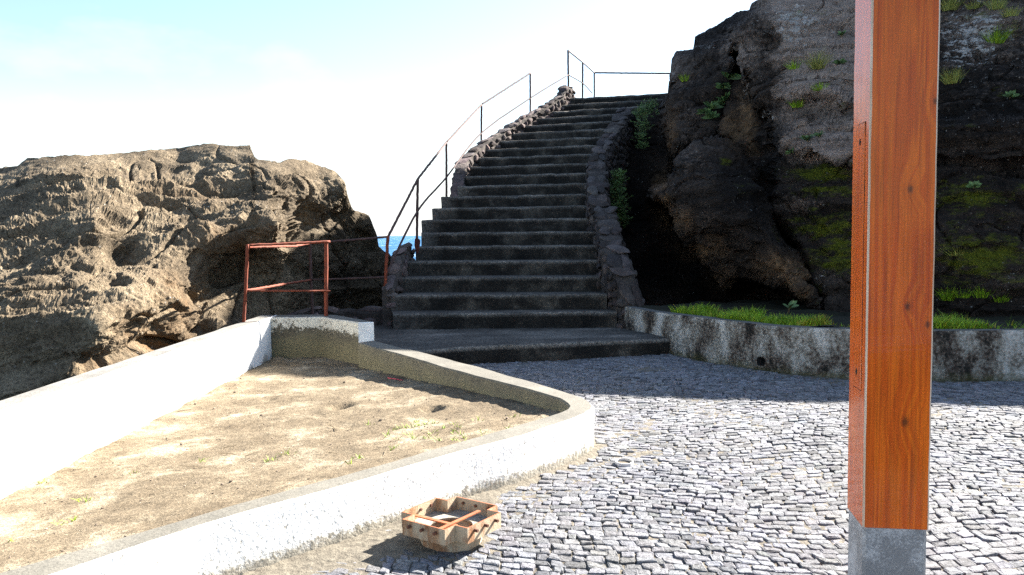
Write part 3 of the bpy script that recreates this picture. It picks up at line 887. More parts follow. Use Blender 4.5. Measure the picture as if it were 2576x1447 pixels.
# ------------------------------------------------------------------ stone walls
def blob(c, rx, ry, rz, yaw, seed, flat=.3, sub=2, pitch=0.0):
    bm = bmesh.new(); bmesh.ops.create_icosphere(bm, subdivisions=sub, radius=1.0)
    v = np.array([tuple(x.co) for x in bm.verts]); f = [tuple(q.index for q in fc.verts) for fc in bm.faces]; bm.free()
    # knock planes off the ball so it reads as a broken stone
    r = np.random.default_rng(seed)
    for _ in range(14):
        d = r.normal(size=3); d /= np.linalg.norm(d); h = r.uniform(.50, .88)
        t = v @ d; v -= np.outer(np.maximum(t - h, 0), d)
    v += (pnoise(v * 1.9 + seed) * .10 + pnoise(v * 4.7 + seed) * .07)[:, None] * v
    v *= np.array([rx, ry, rz])
    M = np.array(Matrix.Rotation(yaw, 3, 'Z') @ Matrix.Rotation(pitch, 3, 'X'))
    return v @ M.T + np.array(c), f
def rubble_wall(name, path, width, side, label, cat, group=None, mortar=.8, stone=.17, seed=1, cap=True, top_tint=1.0, warm=1.0):
    """path: list of (x, y, ztop, zbottom); side=+1 puts the thickness to the right of the path"""
    r = random.Random(seed)
    pts = []
    for (a, b) in zip(path[:-1], path[1:]):
        k = max(1, int(math.dist(a[:2], b[:2]) / .12))
        for i in range(k): pts.append([a[q] + (b[q] - a[q]) * i / k for q in range(4)])
    pts.append(list(path[-1]))
    n = len(pts); V, Fc = [], []
    mb = MB()
    nr = []
    for i in range(n):
        a, b = pts[max(i - 1, 0)], pts[min(i + 1, n - 1)]
        t = Vector((b[0] - a[0], b[1] - a[1])).normalized(); nr.append(Vector((t.y, -t.x)) * side)
    m = 8
    for i, p in enumerate(pts):
        q = nr[i]
        for f, z in ((.02, p[3]), (.01, p[3] + (p[2] - p[3]) * .5), (.03, p[2] - .05), (.2, p[2] - .01), (.8, p[2] - .01), (.97, p[2] - .05), (.99, p[3] + (p[2] - p[3]) * .5), (.98, p[3])):
            V.append((p[0] + q.x * f * width, p[1] + q.y * f * width, z))
    V = np.array(V); V += np.stack([fbm(V * 5, 3), fbm(V * 5 + 31, 3), fbm(V * 5 + 67, 3)], 1) * .018
    for i in range(n - 1):
        for k in range(m): Fc.append((i * m + k, i * m + (k + 1) % m, (i + 1) * m + (k + 1) % m, (i + 1) * m + k))
    Fc.append(tuple(range(m))); Fc.append(tuple((n - 1) * m + k for k in reversed(range(m))))
    mb.add(V, Fc, 0, (mortar, mortar * .97, mortar * .9))
    L_ = sum(math.dist(pts[i][:2], pts[i + 1][:2]) for i in range(n - 1))
    def at(s):
        d = 0
        for i in range(n - 1):
            q = math.dist(pts[i][:2], pts[i + 1][:2])
            if d + q >= s or i == n - 2:
                t = min(1, (s - d) / max(q, 1e-6)); return [pts[i][j] + (pts[i + 1][j] - pts[i][j]) * t for j in range(4)], nr[i], atan2(pts[i + 1][1] - pts[i][1], pts[i + 1][0] - pts[i][0]), atan2(pts[i + 1][2] - pts[i][2], q)
            d += q
    def tint():
        g = r.uniform(.45, 1.5); g *= warm; return (g * r.uniform(.98, 1.12) * (1.06 if warm > 1 else 1), g, g * r.uniform(.92, 1.05))
    sd = seed * 1000
    if cap:
        s = 0
        while s < L_:
            w = stone * r.uniform(.8, 1.5); p, q, yaw, pit = at(min(s + w / 2, L_))
            nb = r.choice((1, 2, 2)) if width > .3 else 1
            for b in range(nb):
                f = (b + .5) / nb + r.uniform(-.06, .06)
                c = (p[0] + q.x * f * width, p[1] + q.y * f * width, p[2] - .015 + r.uniform(-.015, .02))
                v, fc = blob(c, w * r.uniform(.62, .95), width / nb * r.uniform(.50, .72), .042 * r.uniform(.7, 1.5), yaw + r.uniform(-.45, .45), sd, pitch=0)
                # lay the stone on the slope of the wall
                v[:, 2] += ((v[:, 0] - c[0]) * cos(yaw) + (v[:, 1] - c[1]) * sin(yaw)) * tan(pit) * .85
                t = tint(); mb.add(v, fc, 0, tuple(x * top_tint for x in t)); sd += 1
            s += w * .92
    # face stones
    for face in (0.0, 1.0):
        s = 0
        while s < L_:
            w = stone * r.uniform(.6, 1.2); p, q, yaw, pit = at(min(s + w / 2, L_))
            z = p[2] - .06
            while z > max(p[3] - .05, p[2] - 1.6):
                h = stone * r.uniform(.4, .8)
                c = (p[0] + q.x * face * width + r.uniform(-.02, .02), p[1] + q.y * face * width + r.uniform(-.02, .02), z - h / 2)
                v, fc = blob(c, w * r.uniform(.40, .6), .050, h * r.uniform(.4, .6), yaw + r.uniform(-.15, .15), sd); mb.add(v, fc, 0, tint()); sd += 1
                z -= h * 1.02
            s += w * .95
    for end, yawp in ((pts[0], 0), (pts[-1], n - 1)):
        q = nr[yawp]; yaw = atan2(q.y, q.x); z = end[2] - .05
        while z > max(end[3], end[2] - 1.0):
            h = stone * r.uniform(.5, .8); f = r.uniform(.1, .3)
            while f < 1:
                w = stone * r.uniform(.5, .9)
                c = (end[0] + q.x * f * width, end[1] + q.y * f * width, z - h / 2)
                v, fc = blob(c, w * .55, .08, h * .55, yaw, sd); mb.add(v, fc, 0, tint()); sd += 1
                f += w / width
            z -= h
    o = mb.build(name, M_RUBBLE, None, False)
    tag(o, label, cat, group)
    return o
# right side: follows the right ends of the steps, ends low beside the landing
def wall_pt(k, up, off=-.02, dy=0.0):
    b = ST[k - 1][1]; return (b.x + off, b.y + dy, b.z + up, b.z - 1.6)
RWALL = [(1.62, 11.95, .58, -.1), (1.50, 12.25, 1.00, -.1), (1.44, 12.75, 1.32, -.1)] + [wall_pt(k, u) for k, u in ((3, .46), (4, .42), (5, .40), (6, .38), (7, .36), (8, .34), (9, .32), (10, .30), (11, .28), (12, .27), (13, .26), (14, .25), (15, .25), (16, .25), (17, .24))]
rubble_wall('stone_wall', RWALL, .36, 1, 'grey rubble stone wall curving up the cliff side of the staircase', 'wall', mortar=.75, stone=.26, seed=3, top_tint=1.1, warm=.85)
def lpt(k, up, off=0.0):
    a = ST[k - 1][0]; return (a.x + off, a.y, a.z + up, a.z - 1.6)
rubble_wall('stone_parapet', [lpt(10, -.22, .10), lpt(11, .08, .05), lpt(12, .14), lpt(13, .15), lpt(14, .16), lpt(15, .17), lpt(16, .17), lpt(17, .18), lpt(18, .19), lpt(19, .2), lpt(20, .22), lpt(21, .30), (ST[20][0].x + .15, ST[20][0].y + .5, ST[20][0].z + .38, ST[20][0].z - 1)],
            .26, -1, 'broken brown stone edging along the sea side of the upper stairs', 'parapet', mortar=1.2, stone=.24, seed=5, warm=1.7)
rubble_wall('stone_parapet', [(ST[1][0].x + .06, ST[1][0].y + .05, ST[1][0].z + .10, -1), (ST[2][0].x + .02, ST[2][0].y, ST[2][0].z + .18, -1), (ST[3][0].x + .02, ST[3][0].y, ST[3][0].z + .16, -1), (ST[4][0].x - .06, ST[4][0].y, ST[4][0].z + .04, -1)],
            .20, -1, 'short heap of grey and brown stones edging the lowest stairs by the rusty rail', 'parapet', mortar=1.0, stone=.28, seed=6, warm=1.5)
e0, e1 = D(326, 318, 13.0), D(384, 318, 12.75)
rubble_wall('low_stone_wall', [(e0.x - .1, 13.0, .43, -.3), (e1.x + .08, 12.75, .43, -.3)], .35, -1, 'low wall of squared bluish stones between the planter corner and the staircase', 'wall', mortar=.7, stone=.30, seed=8, warm=1.5)
e0, e1 = D(282, 318, 12.9), D(315, 318, 13.0)
rubble_wall('low_stone_wall', [(e0.x, 12.9, .34, -.6), (e1.x, 13.0, .46, -.6)], .40, -1, 'short reddish stone pile behind the planter end under the rusty gate rail', 'wall', mortar=.8, stone=.20, seed=9, warm=1.6)

# ------------------------------------------------------------------ retaining wall on the right
RET = [(1.585, 12.12), (1.66, 11.85), (1.80, 11.45), (2.124, 10.68), (2.437, 10.04), (2.65, 9.74), (2.85, 9.475), (3.0, 9.30), (3.18, 9.14), (3.40, 9.0), (3.65, 8.895), (4.05, 8.76), (4.49, 8.68), (5.39, 8.66), (7.5, 8.64), (10.5, 8.64)]
ret = tag(empty('retaining_wall', (3.2, 9.2, 0)), 'low curved grey roughcast wall blotched black and white, holding the grass strip', 'wall')
HOLE = P(761.5, 362.5, .10)
hole_c = None
def retaining():
    p = resample(RET, 420); n = len(p)
    t = np.gradient(p, axis=0); t /= np.linalg.norm(t, axis=1)[:, None]
    nr = np.stack([-t[:, 1], t[:, 0]], 1)        # towards the bed
    zs = np.concatenate([[-.15], np.arange(0.0, .52, .026)])
    # the drain opening
    global hole_c
    i0 = int(np.argmin(np.abs(p[:, 0] / p[:, 1] - HOLE.x / HOLE.y)))
    hole_c = (Vector((p[i0][0], p[i0][1], .10)), Vector((nr[i0][0], nr[i0][1], 0)))
    V = []
    for z in zs:
        for i in range(n): V.append((p[i][0], p[i][1], z))
    T = .17
    for off, z in ((.012, .531), (T * .5, .533), (T - .012, .531), (T, .515), (T, .2)):
        for i in range(n): V.append((p[i][0] + nr[i][0] * off, p[i][1] + nr[i][1] * off, z))
    V = np.array(V); rows = len(zs) + 5
    dd = fbm(V * 1.8, 3) * .010 + pnoise(V * 13) * .004
    V[:, :2] += np.tile(nr, (rows, 1)) * dd[:, None]
    V[:, 2] += np.where(V[:, 2] > .5, fbm(V * 1.1, 2) * .008, 0)
    Fc, mi = [], []
    for r in range(rows - 1):
        for i in range(n - 1):
            q = (r * n + i, r * n + i + 1, (r + 1) * n + i + 1, (r + 1) * n + i)
            if r < len(zs) - 1:
                c = V[list(q)].mean(0)
                if (Vector(c) - hole_c[0]).length < .060: continue
            Fc.append(q); mi.append(0 if r < len(zs) else 1)
    mesh_obj('wall_body', V, Fc, [M_RETAIN, M_COPING_DARK], ret, False, mi)
    # drain pipe set into the wall
    c, d = hole_c; s = Vector((-d.y, d.x, 0)); u = Vector((0, 0, 1)); k = 24
    rings = [(.078, -.002), (.074, -.010), (.060, -.008), (.058, .16)]
    Vv, Ff = [], []
    for rr, o in rings:
        for j in range(k): Vv.append(tuple(c + d * o + (s * cos(2 * pi * j / k) + u * sin(2 * pi * j / k)) * rr))
    for q in range(3):
        for j in range(k): Ff.append((q * k + j, q * k + (j + 1) % k, (q + 1) * k + (j + 1) % k, (q + 1) * k + j))
    Ff.append(tuple(3 * k + j for j in range(k)))
    mi = [0] * (2 * k) + [1] * (k + 1)
    mesh_obj('drain_pipe', Vv, Ff, [M_RETAIN, M_HOLE], ret, True, mi)
M_COPING_DARK = conc_mat('dull_coping', (0.075, 0.072, 0.066), (0.13, 0.125, 0.115))
retaining()

# bed behind it
def bed():
    p = resample(RET, 90); t = np.gradient(p, axis=0); t /= np.linalg.norm(t, axis=1)[:, None]; nr = np.stack([-t[:, 1], t[:, 0]], 1)
    offs = np.linspace(.1, 4.2, 26); V = []
    for o in offs:
        for i in range(len(p)): V.append((p[i][0] + nr[i][0] * o * .55 + .2 * o, p[i][1] + max(nr[i][1], .55) * o, .505 - .03 * max(0, o - 1.2)))
    V = np.array(V); V[:, 2] += fbm(V * np.array([1.6, 1.6, 0]), 4) * .05
    n = len(p)
    Fc = [(r * n + i, r * n + i + 1, (r + 1) * n + i + 1, (r + 1) * n + i) for r in range(len(offs) - 1) for i in range(n - 1)]
    tag(mesh_obj('bed_ground', V, Fc, M_BED, smooth=True), kind='structure')
    return BVHTree.FromPolygons([tuple(a) for a in V], Fc)
BED_T = bed()

# ------------------------------------------------------------------ rocks
def edge_dist(poly, q):
    d = np.full(len(q), 1e9); p = np.array(poly, float)
    for i in range(len(p)):
        a, b = p[i], p[(i + 1) % len(p)]; ab = b - a
        t = np.clip(((q - a) @ ab) / (ab @ ab), 0, 1)
        d = np.minimum(d, np.linalg.norm(q - (a + t[:, None] * ab), axis=1))
    return d
def relief(name, us, top, bot, ctrl, nrow, back, disp, mat, label, cat, paint, pieces=()):
    """A rock mass: its near face is shaped from measured distances, closed by a top and a back that run away behind it."""
    us = np.asarray(us, float); nc = len(us)
    vt = np.interp(us, [a for a, b in top], [b for a, b in top]); vb = np.interp(us, [a for a, b in bot], [b for a, b in bot])
    vt = vt + 2.6 * pnoise(np.c_[us / 17.0, us * 0, us * 0 + .5]) + 1.8 * pnoise(np.c_[us / 6.5, us * 0, us * 0 + 3.5])
    T = np.linspace(0, 1, nrow)
    U = np.tile(us, (nrow, 1)); Vv = vb[None] + (vt - vb)[None] * T[:, None]
    q = np.stack([U.ravel(), Vv.ravel()], 1)
    dep = np.clip(rbf(ctrl, q), 4, 40)
    for (poly, pc, rim, rnd) in pieces:          # single boulders and faces standing proud of the mass behind
        bb = np.array(poly); k = (q[:, 0] > bb[:, 0].min() - 2) & (q[:, 0] < bb[:, 0].max() + 2) & (q[:, 1] > bb[:, 1].min() - 2) & (q[:, 1] < bb[:, 1].max() + 2)
        ix = np.where(k)[0]; qk = q[ix]
        wob = np.stack([pnoise(np.c_[qk / 34.0, np.full(len(qk), rim)]), pnoise(np.c_[qk / 34.0 + 40, np.full(len(qk), rim)])], 1) * 7 + np.stack([pnoise(np.c_[qk / 9.0, np.full(len(qk), rim)]), pnoise(np.c_[qk / 9.0 + 40, np.full(len(qk), rim)])], 1) * 2.5
        qk = qk + wob
        ins = inside(poly, qk[:, 0], qk[:, 1])
        ix = ix[ins]; qk = qk[ins]
        s = np.clip(edge_dist(poly, qk) / rnd, 0, 1)
        dp = (rbf(pc, qk) if len(pc) > 3 else np.full(len(qk), pc[0][2])) + rim * (1 - np.sqrt(np.clip(1 - (1 - s) ** 2, 0, 1)))
        dep[ix] = np.minimum(dep[ix], dp)
    R = np.array(CM)
    d = np.stack([(q[:, 0] * K - 512) / F, -(q[:, 1] * K - 287.5) / F, -np.ones(len(q))], 1) @ R.T
    Pn = np.array([0, 0, HC]) + d * (dep / d[:, 1])[:, None]
    G = Pn.reshape(nrow, nc, 3)
    rows = [G]
    last = G[-1]; nb = len(back)
    for (dy, dz, dx) in back:
        sl = dz(us) if callable(dz) else dz
        rows.append((last + np.stack([dx + dy * (us * K - 512) / F, np.full(nc, dy), np.zeros(nc) + sl], 1))[None])
    G = np.concatenate(rows, 0)
    du = np.gradient(G, axis=1); dv = np.gradient(G, axis=0)
    nn = np.cross(du, dv); nn /= np.maximum(np.linalg.norm(nn, axis=2, keepdims=True), 1e-9)
    G2 = G.reshape(-1, 3); nn = nn.reshape(-1, 3)
    nn[nn[:, 1] > .3] *= -1 if False else 1
    at = {}
    tt = np.concatenate([np.repeat(T, nc), np.ones(nb * nc)])
    fade = np.clip((1 - tt) * 7, .14, 1)
    G3 = G2 + nn * (disp(G2, nn) * fade)[:, None]
    nr_ = nrow + nb
    ii = np.arange(nr_ * nc).reshape(nr_, nc)
    Fc = np.stack([ii[:-1, :-1], ii[:-1, 1:], ii[1:, 1:], ii[1:, :-1]], 2).reshape(-1, 4)
    qq = np.concatenate([q, np.stack([np.tile(us, nb), np.repeat(-400.0, nb * nc)], 1)])
    at = paint(qq, G3, nn)
    o = mesh_obj(name, G3, Fc, mat, None, False, None, at)
    tag(o, label, cat)
    return BVHTree.FromPolygons([tuple(a) for a in G3], Fc.tolist())

def gauss(q, lst):
    r = np.zeros(len(q))
    for (u, v, su, sv, a) in lst: r = np.maximum(r, a * np.exp(-((q[:, 0] - u) / su) ** 2 - ((q[:, 1] - v) / sv) ** 2))
    return r

# --- left outcrop
o_top = [(-420, 470), (-200, 440), (0, 421), (45, 415), (75, 397), (120, 392), (200, 390), (320, 385), (400, 375), (470, 368), (505, 363), (520, 362), (590, 369), (628, 366), (640, 392), (652, 402), (700, 410), (735, 402), (780, 408), (800, 415), (845, 430), (866, 452), (875, 500), (890, 530), (908, 536), (925, 545), (950, 590), (955, 620), (985, 648), (995, 668), (1012, 720), (1040, 790)]
o_bot = [(-420, 1160), (0, 1040), (690, 838), (760, 830), (1040, 850)]
o_ctrl = [(-420, 1100, 8.3), (-420, 800, 9), (-420, 480, 13), (0, 1020, 8.5), (0, 900, 8.5), (0, 800, 8.7), (0, 700, 9.6), (0, 600, 10.8), (0, 500, 12.3), (0, 430, 13.4),
          (150, 960, 8.7), (180, 900, 8.5), (250, 830, 8.7), (330, 880, 9.5), (250, 940, 9.0), (150, 800, 8.9), (150, 700, 9.8), (130, 640, 10.0), (240, 560, 10.8), (300, 640, 10.9), (330, 720, 9.7), (270, 770, 9.2), (420, 890, 10.6),
          (300, 480, 12.4), (300, 400, 13.9), (420, 760, 10.2), (470, 720, 10.6), (445, 830, 10.4), (500, 760, 11.6), (480, 820, 11.3), (540, 830, 11.0), (560, 700, 12.4), (600, 650, 12.4), (660, 720, 12.9), (700, 780, 12.8), (740, 640, 12.6),
          (420, 620, 11.0), (500, 600, 11.3), (560, 590, 11.5), (640, 565, 11.7), (690, 560, 11.7), (450, 540, 12.0), (440, 460, 13.0), (450, 385, 14.4), (600, 480, 12.9), (600, 380, 14.4), (690, 480, 12.7), (655, 420, 13.8),
          (720, 520, 13.2), (760, 480, 13.6), (800, 430, 14.6), (860, 470, 14.4), (830, 540, 14.2), (760, 570, 13.9), (850, 620, 14.8), (850, 720, 15.2), (900, 780, 15.4), (780, 700, 13.9), (900, 560, 15.4), (930, 620, 16.0), (950, 680, 15.8), (985, 660, 16.6), (960, 760, 15.8), (1040, 790, 17.0)]
def o_disp(p, n):
    w = p + np.stack([fbm(p * .35, 2), fbm(p * .35 + 50, 2), fbm(p * .35 + 90, 2)], 1) * .45
    # bedding runs up to the right: noise is drawn out along it
    c, sn = cos(radians(17)), sin(radians(17))
    def bed(f_al, f_ac, f_d, q=w): return np.stack([(q[:, 0] * c + q[:, 2] * sn) * f_al, q[:, 1] * f_d, (-q[:, 0] * sn + q[:, 2] * c) * f_ac], 1)
    ac = -w[:, 0] * sn + w[:, 2] * c + .10 * w[:, 1]
    def saw(t):
        f = t % 1; e = np.clip((f - .78) / .22, 0, 1)
        return np.where(f < .78, (np.minimum(f, .78) / .78) ** 1.7, 1 - e * e * (3 - 2 * e))
    #                              # ledges: long lit tread, short overhang
    lay = saw(ac * 1.25 + .45 * pnoise(bed(.35, .8, .5)))
    lay2 = saw(ac * 4.2 + .6 * pnoise(bed(.7, 1.4, .8) + 8))
    m = np.clip(.5 + fbm(bed(.5, .7, .6) + 21, 2), 0, 1)
    crack = -.10 * np.exp(-(pnoise(w * np.array([1.1, .8, .7]) + 61) / .03) ** 2)
    pits = -np.clip(pnoise(bed(1.3, 3.0, 2.2) + 11) - .30, 0, .4) * .50 - np.clip(pnoise(bed(3.5, 6.5, 5) + 31) - .28, 0, .3) * .22
    hollow = -.34 * np.clip(pnoise(bed(.45, 1.0, .7) + 91) - .1, 0, .6)
    fq = np.stack([w[:, 0] * c + w[:, 2] * sn, w[:, 1], -w[:, 0] * sn + w[:, 2] * c], 1)
    return .12 * fbm(bed(.40, .9, .6), 3, .45) + .26 * (lay - .4) * (.3 + .9 * m) + .035 * (lay2 - .4) * m + .022 * ridged(bed(1.4, 2.4, 2) + 4, 3) + .8 * pits + crack + hollow + .020 * fbm(bed(4, 6, 5, p), 4, .6) + .010 * ridged(p * 11, 3, .6) + .008 * fbm(p * 30, 2)
def o_paint(q, p, n):
    moss = gauss(q, [(560, 535, 14, 5, .30)])
    ochre = gauss(q, [(380, 850, 90, 70, .65), (430, 760, 60, 70, .5), (600, 600, 110, 35, .5), (530, 700, 60, 70, .25), (480, 480, 160, 30, .30), (250, 930, 70, 50, .4)])
    lich = np.clip(.12 - n[:, 2] * 0, 0, 1) + gauss(q, [(610, 390, 30, 25, .22), (660, 480, 40, 90, .15)])
    return {'dark': gauss(q, [(830, 560, 110, 70, .55), (860, 700, 120, 90, .7)]), 'moss': moss, 'ochre': np.clip(ochre * (1 + .8 * fbm(p * 2.2, 3)), 0, .9), 'lichen': lich}  # 'dark' paints shade onto the right end of the outcrop
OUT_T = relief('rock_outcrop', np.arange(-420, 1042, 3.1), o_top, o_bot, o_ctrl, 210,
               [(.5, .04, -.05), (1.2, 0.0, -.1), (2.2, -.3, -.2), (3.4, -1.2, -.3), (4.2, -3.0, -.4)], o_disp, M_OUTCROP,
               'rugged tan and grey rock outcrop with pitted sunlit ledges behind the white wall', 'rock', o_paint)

# --- right cliff
c_top = [(1480, 352), (1560, 312), (1600, 292), (1650, 264), (1668, 250), (1684, 226), (1687, 190), (1686, 152), (1700, 131), (1746, 124), (1748, 92), (1790, 70), (1830, 46), (1840, 40), (1852, 29), (1885, 24), (1888, 8), (1920, -8), (2000, -70), (2140, -150), (2600, -170), (3400, -180)]
c_bot = [(1480, 800), (1640, 790), (1900, 810), (2080, 830), (2400, 850), (2600, 860), (3400, 870)]
c_ctrl = [(1480, 352, 20.3), (1500, 600, 18.2), (1500, 780, 15.8), (1560, 320, 20.0), (1600, 300, 19.5), (1600, 450, 18.6), (1600, 600, 17.8), (1620, 740, 16.4), (1680, 740, 16.4), (1700, 640, 17.2), (1800, 745, 16.2), (1800, 700, 16.6), (1650, 400, 18.6), (1640, 550, 17.8), (1900, 790, 15.2), (1880, 740, 15.6),
          (1690, 240, 19.2), (1690, 160, 19.6), (1740, 140, 19.6), (1800, 118, 19.8), (1800, 260, 18.6), (1840, 180, 18.6), (1780, 330, 18.0), (1740, 340, 17.8), (1690, 430, 18.0), (1860, 60, 20.6), (1760, 100, 20.8), (1890, 20, 20.0), (1960, -20, 18.6), (1900, 300, 17.0), (1900, 500, 16.0), (1850, 600, 16.2), (1960, 690, 15.4), (2060, 780, 14.4),
          (2140, 780, 13.5), (2140, 400, 15), (2140, 0, 18), (2140, -150, 19), (2500, 800, 12), (2500, 400, 13), (2500, -170, 17), (3400, 860, 11.5), (3400, -180, 16)]
FACE = [(1850, 100, 16.2), (1885, 200, 15.4), (1945, 320, 14.3), (1950, 60, 15.5), (1950, 200, 15.0), (1950, 420, 13.7), (1980, 560, 13.2), (2040, 640, 12.6), (2080, 760, 12.1), (2080, 830, 11.9), (2140, 800, 11.4), (2140, 600, 12.1), (2140, 400, 12.9), (2140, 250, 13.8), (2140, 100, 15.0), (2140, 0, 15.6), (2140, -150, 16.6), (1900, 0, 16.2), (1935, -37, 16.2), (1995, -86, 16.6), (1920, -150, 17.0),
        (2360, 820, 10.7), (2360, 600, 11.1), (2360, 400, 11.9), (2360, 200, 12.9), (2360, 50, 14.0), (2360, -160, 15.6), (2576, 830, 10.1), (2576, 500, 10.8), (2576, 200, 12.2), (2576, 0, 13.8), (2576, -170, 15.0), (3000, 830, 9.7), (3000, 300, 11.4), (3000, -170, 14.2), (3500, 880, 9.6), (3500, -300, 14)]
c_pieces = [
    # shelves of the far top
    ([(1740, 126), (1747, 92), (1790, 69), (1800, 66), (1850, 78), (1846, 112), (1800, 122)], [(1760, 100, 19.9), (1840, 90, 19.4), (1800, 75, 20.2), (1800, 118, 19.3)], .5, 7),
    ([(1786, 76), (1795, 62), (1830, 44), (1852, 27), (1890, 20), (1900, 50), (1856, 74), (1830, 82)], [(1800, 66, 20.4), (1860, 45, 20.0), (1890, 40, 19.6), (1840, 70, 19.7)], .5, 7),
    ([(1880, 34), (1884, 6), (1920, -12), (2000, -80), (2040, -40), (1960, 20), (1905, 44)], [(1890, 20, 19.2), (1960, -20, 18.4), (2000, -60, 18.4), (1910, 30, 18.6)], .5, 9),
    # rounded column beside the stair head
    ([(1655, 272), (1670, 246), (1683, 226), (1683, 190), (1682, 150), (1698, 127), (1750, 120), (1800, 108), (1846, 96), (1852, 150), (1836, 205), (1812, 245), (1790, 262), (1740, 268), (1705, 280)], [(1690, 180, 18.4), (1740, 140, 18.0), (1780, 190, 17.3), (1830, 130, 17.2), (1720, 250, 17.3), (1670, 255, 18.2)], .9, 26),
    ([(1652, 280), (1690, 262), (1740, 258), (1790, 262), (1796, 310), (1770, 346), (1740, 366), (1718, 398), (1706, 432), (1694, 440), (1682, 400), (1668, 345)], [(1690, 290, 17.3), (1740, 290, 16.4), (1775, 310, 16.5), (1710, 360, 16.3), (1694, 420, 16.8), (1665, 300, 17.8)], 1.0, 26),
    ([(1768, 250), (1800, 236), (1812, 262), (1806, 322), (1780, 350), (1752, 356), (1756, 300)], [(1780, 260, 16.9), (1800, 300, 16.4), (1770, 330, 16.2), (1790, 250, 17.0)], .6, 16),
    # dark slanting face in the cleft
    ([(1838, 176), (1858, 186), (1896, 246), (1936, 306), (1956, 330), (1956, 540), (1915, 505), (1870, 440), (1828, 372), (1816, 330), (1822, 250)], [(1845, 220, 16.9), (1900, 290, 15.5), (1945, 400, 14.6), (1840, 350, 15.7), (1900, 450, 14.5), (1945, 510, 14.2)], .5, 12),
    # overhanging boulder
    ([(1628, 492), (1642, 470), (1676, 462), (1700, 440), (1706, 418), (1724, 390), (1748, 362), (1790, 346), (1834, 352), (1872, 398), (1908, 440), (1938, 500), (1950, 560), (1990, 620), (2036, 690), (2085, 790), (2060, 792), (2010, 752), (1944, 728), (1890, 706), (1846, 708), (1826, 726), (1800, 690), (1760, 640), (1712, 600), (1696, 568), (1680, 536), (1668, 512), (1644, 506)],
     [(1650, 487, 14.0), (1700, 470, 13.5), (1780, 372, 13.9), (1800, 450, 12.8), (1900, 500, 12.9), (1850, 420, 13.5), (1720, 540, 13.2), (1800, 560, 12.6), (1850, 640, 13.0), (1900, 600, 12.6), (1960, 660, 12.3), (2040, 750, 11.9), (1820, 690, 13.6), (1760, 610, 13.3)], 1.5, 40),
    # main face
    ([(1850, 70), (1846, 100), (1862, 150), (1884, 215), (1914, 275), (1938, 320), (1945, 400), (1940, 470), (1935, 525), (1956, 562), (2002, 622), (2050, 700), (2085, 790), (2095, 900), (3600, 960), (3600, -400), (1890, -400), (1900, 20)], FACE, 1.1, 22),
    # benches standing proud of it
    ([(1960, 232), (2040, 226), (2150, 236), (2300, 232), (2300, 268), (2140, 280), (2050, 276), (1985, 268)], [(1970, 250, 14.5), (2140, 250, 13.5), (2060, 240, 13.95), (2280, 250, 12.9), (2060, 270, 13.9)], .35, 10),
    ([(1942, 332), (2010, 300), (2080, 306), (2150, 318), (2300, 300), (2300, 372), (2140, 388), (2040, 384), (1966, 372)], [(1960, 345, 13.7), (2140, 340, 12.9), (2050, 315, 13.4), (2280, 340, 12.1), (2060, 378, 13.2)], .4, 12),
    ([(2030, 372), (2080, 356), (2160, 352), (2300, 350), (2300, 420), (2160, 416), (2060, 402)], [(2050, 380, 12.8), (2140, 380, 12.3), (2100, 360, 12.7), (2280, 390, 11.7), (2140, 410, 12.4)], .4, 12),
    ([(2320, 300), (2450, 280), (2620, 300), (2620, 402), (2480, 412), (2320, 396)], [(2340, 340, 11.8), (2560, 340, 11.0), (2450, 300, 11.6), (2450, 400, 11.3), (2600, 380, 10.8)], .45, 16),
]
def c_disp(p, n):
    w = p + np.stack([fbm(p * .3, 2), fbm(p * .3 + 50, 2), fbm(p * .3 + 90, 2)], 1) * .5
    band = w[:, 2] + .06 * w[:, 0]
    lay = np.abs(((band * .95 + .25 * pnoise(p * .5)) % 1) - .5) * 2
    lay2 = np.abs(((band * 3.1 + .4 * pnoise(p * np.array([.6, .6, 1.2]) + 8)) % 1) - .5) * 2
    a = np.array([.75, .75, 1.5])
    flat = np.clip((p[:, 0] - 3.6) / 1.5, 0, 1)
    crack = -.08 * np.exp(-(pnoise(w * np.array([.8, .8, 1.3]) + 61) / .03) ** 2)
    def saw(t):
        f = 1 - (t % 1); e = np.clip((f - .82) / .18, 0, 1)
        return np.where(f < .82, (np.minimum(f, .82) / .82) ** 1.5, 1 - e * e * (3 - 2 * e))
    #                        # benches: rounded top, dark recess under each
    b1 = saw(band * 1.05 + .5 * pnoise(p * np.array([.45, .45, .8])))
    b2 = saw(band * 2.9 + .7 * pnoise(p * np.array([.8, .8, 1.3]) + 8))
    m = np.clip(.5 + 1.1 * fbm(p * np.array([.5, .5, .9]) + 21, 2), 0, 1.3)
    k = .2 + .5 * flat
    wp = p + .10 * np.stack([fbm(p * 2.0, 2), fbm(p * 2.0 + 7, 2), fbm(p * 2.0 + 13, 2)], 1)
    return facets(wp, .95, .05, .025, (.7, .8, 1.3), 3) + (.08 - .03 * flat) * fbm(w * .8 * a, 3) + .03 * ridged(w * 1.4 * a + 4, 4) + k * (.30 * (b1 - .4) * (.3 + m) + .11 * (b2 - .4) * (.2 + m)) + crack - np.clip(pnoise(p * 2.9 * a + 11) - .3, 0, .35) * .22 + .026 * fbm(p * 3.6 * a, 4, .6) + .010 * ridged(p * 11, 3, .6) + .006 * fbm(p * 28, 2)
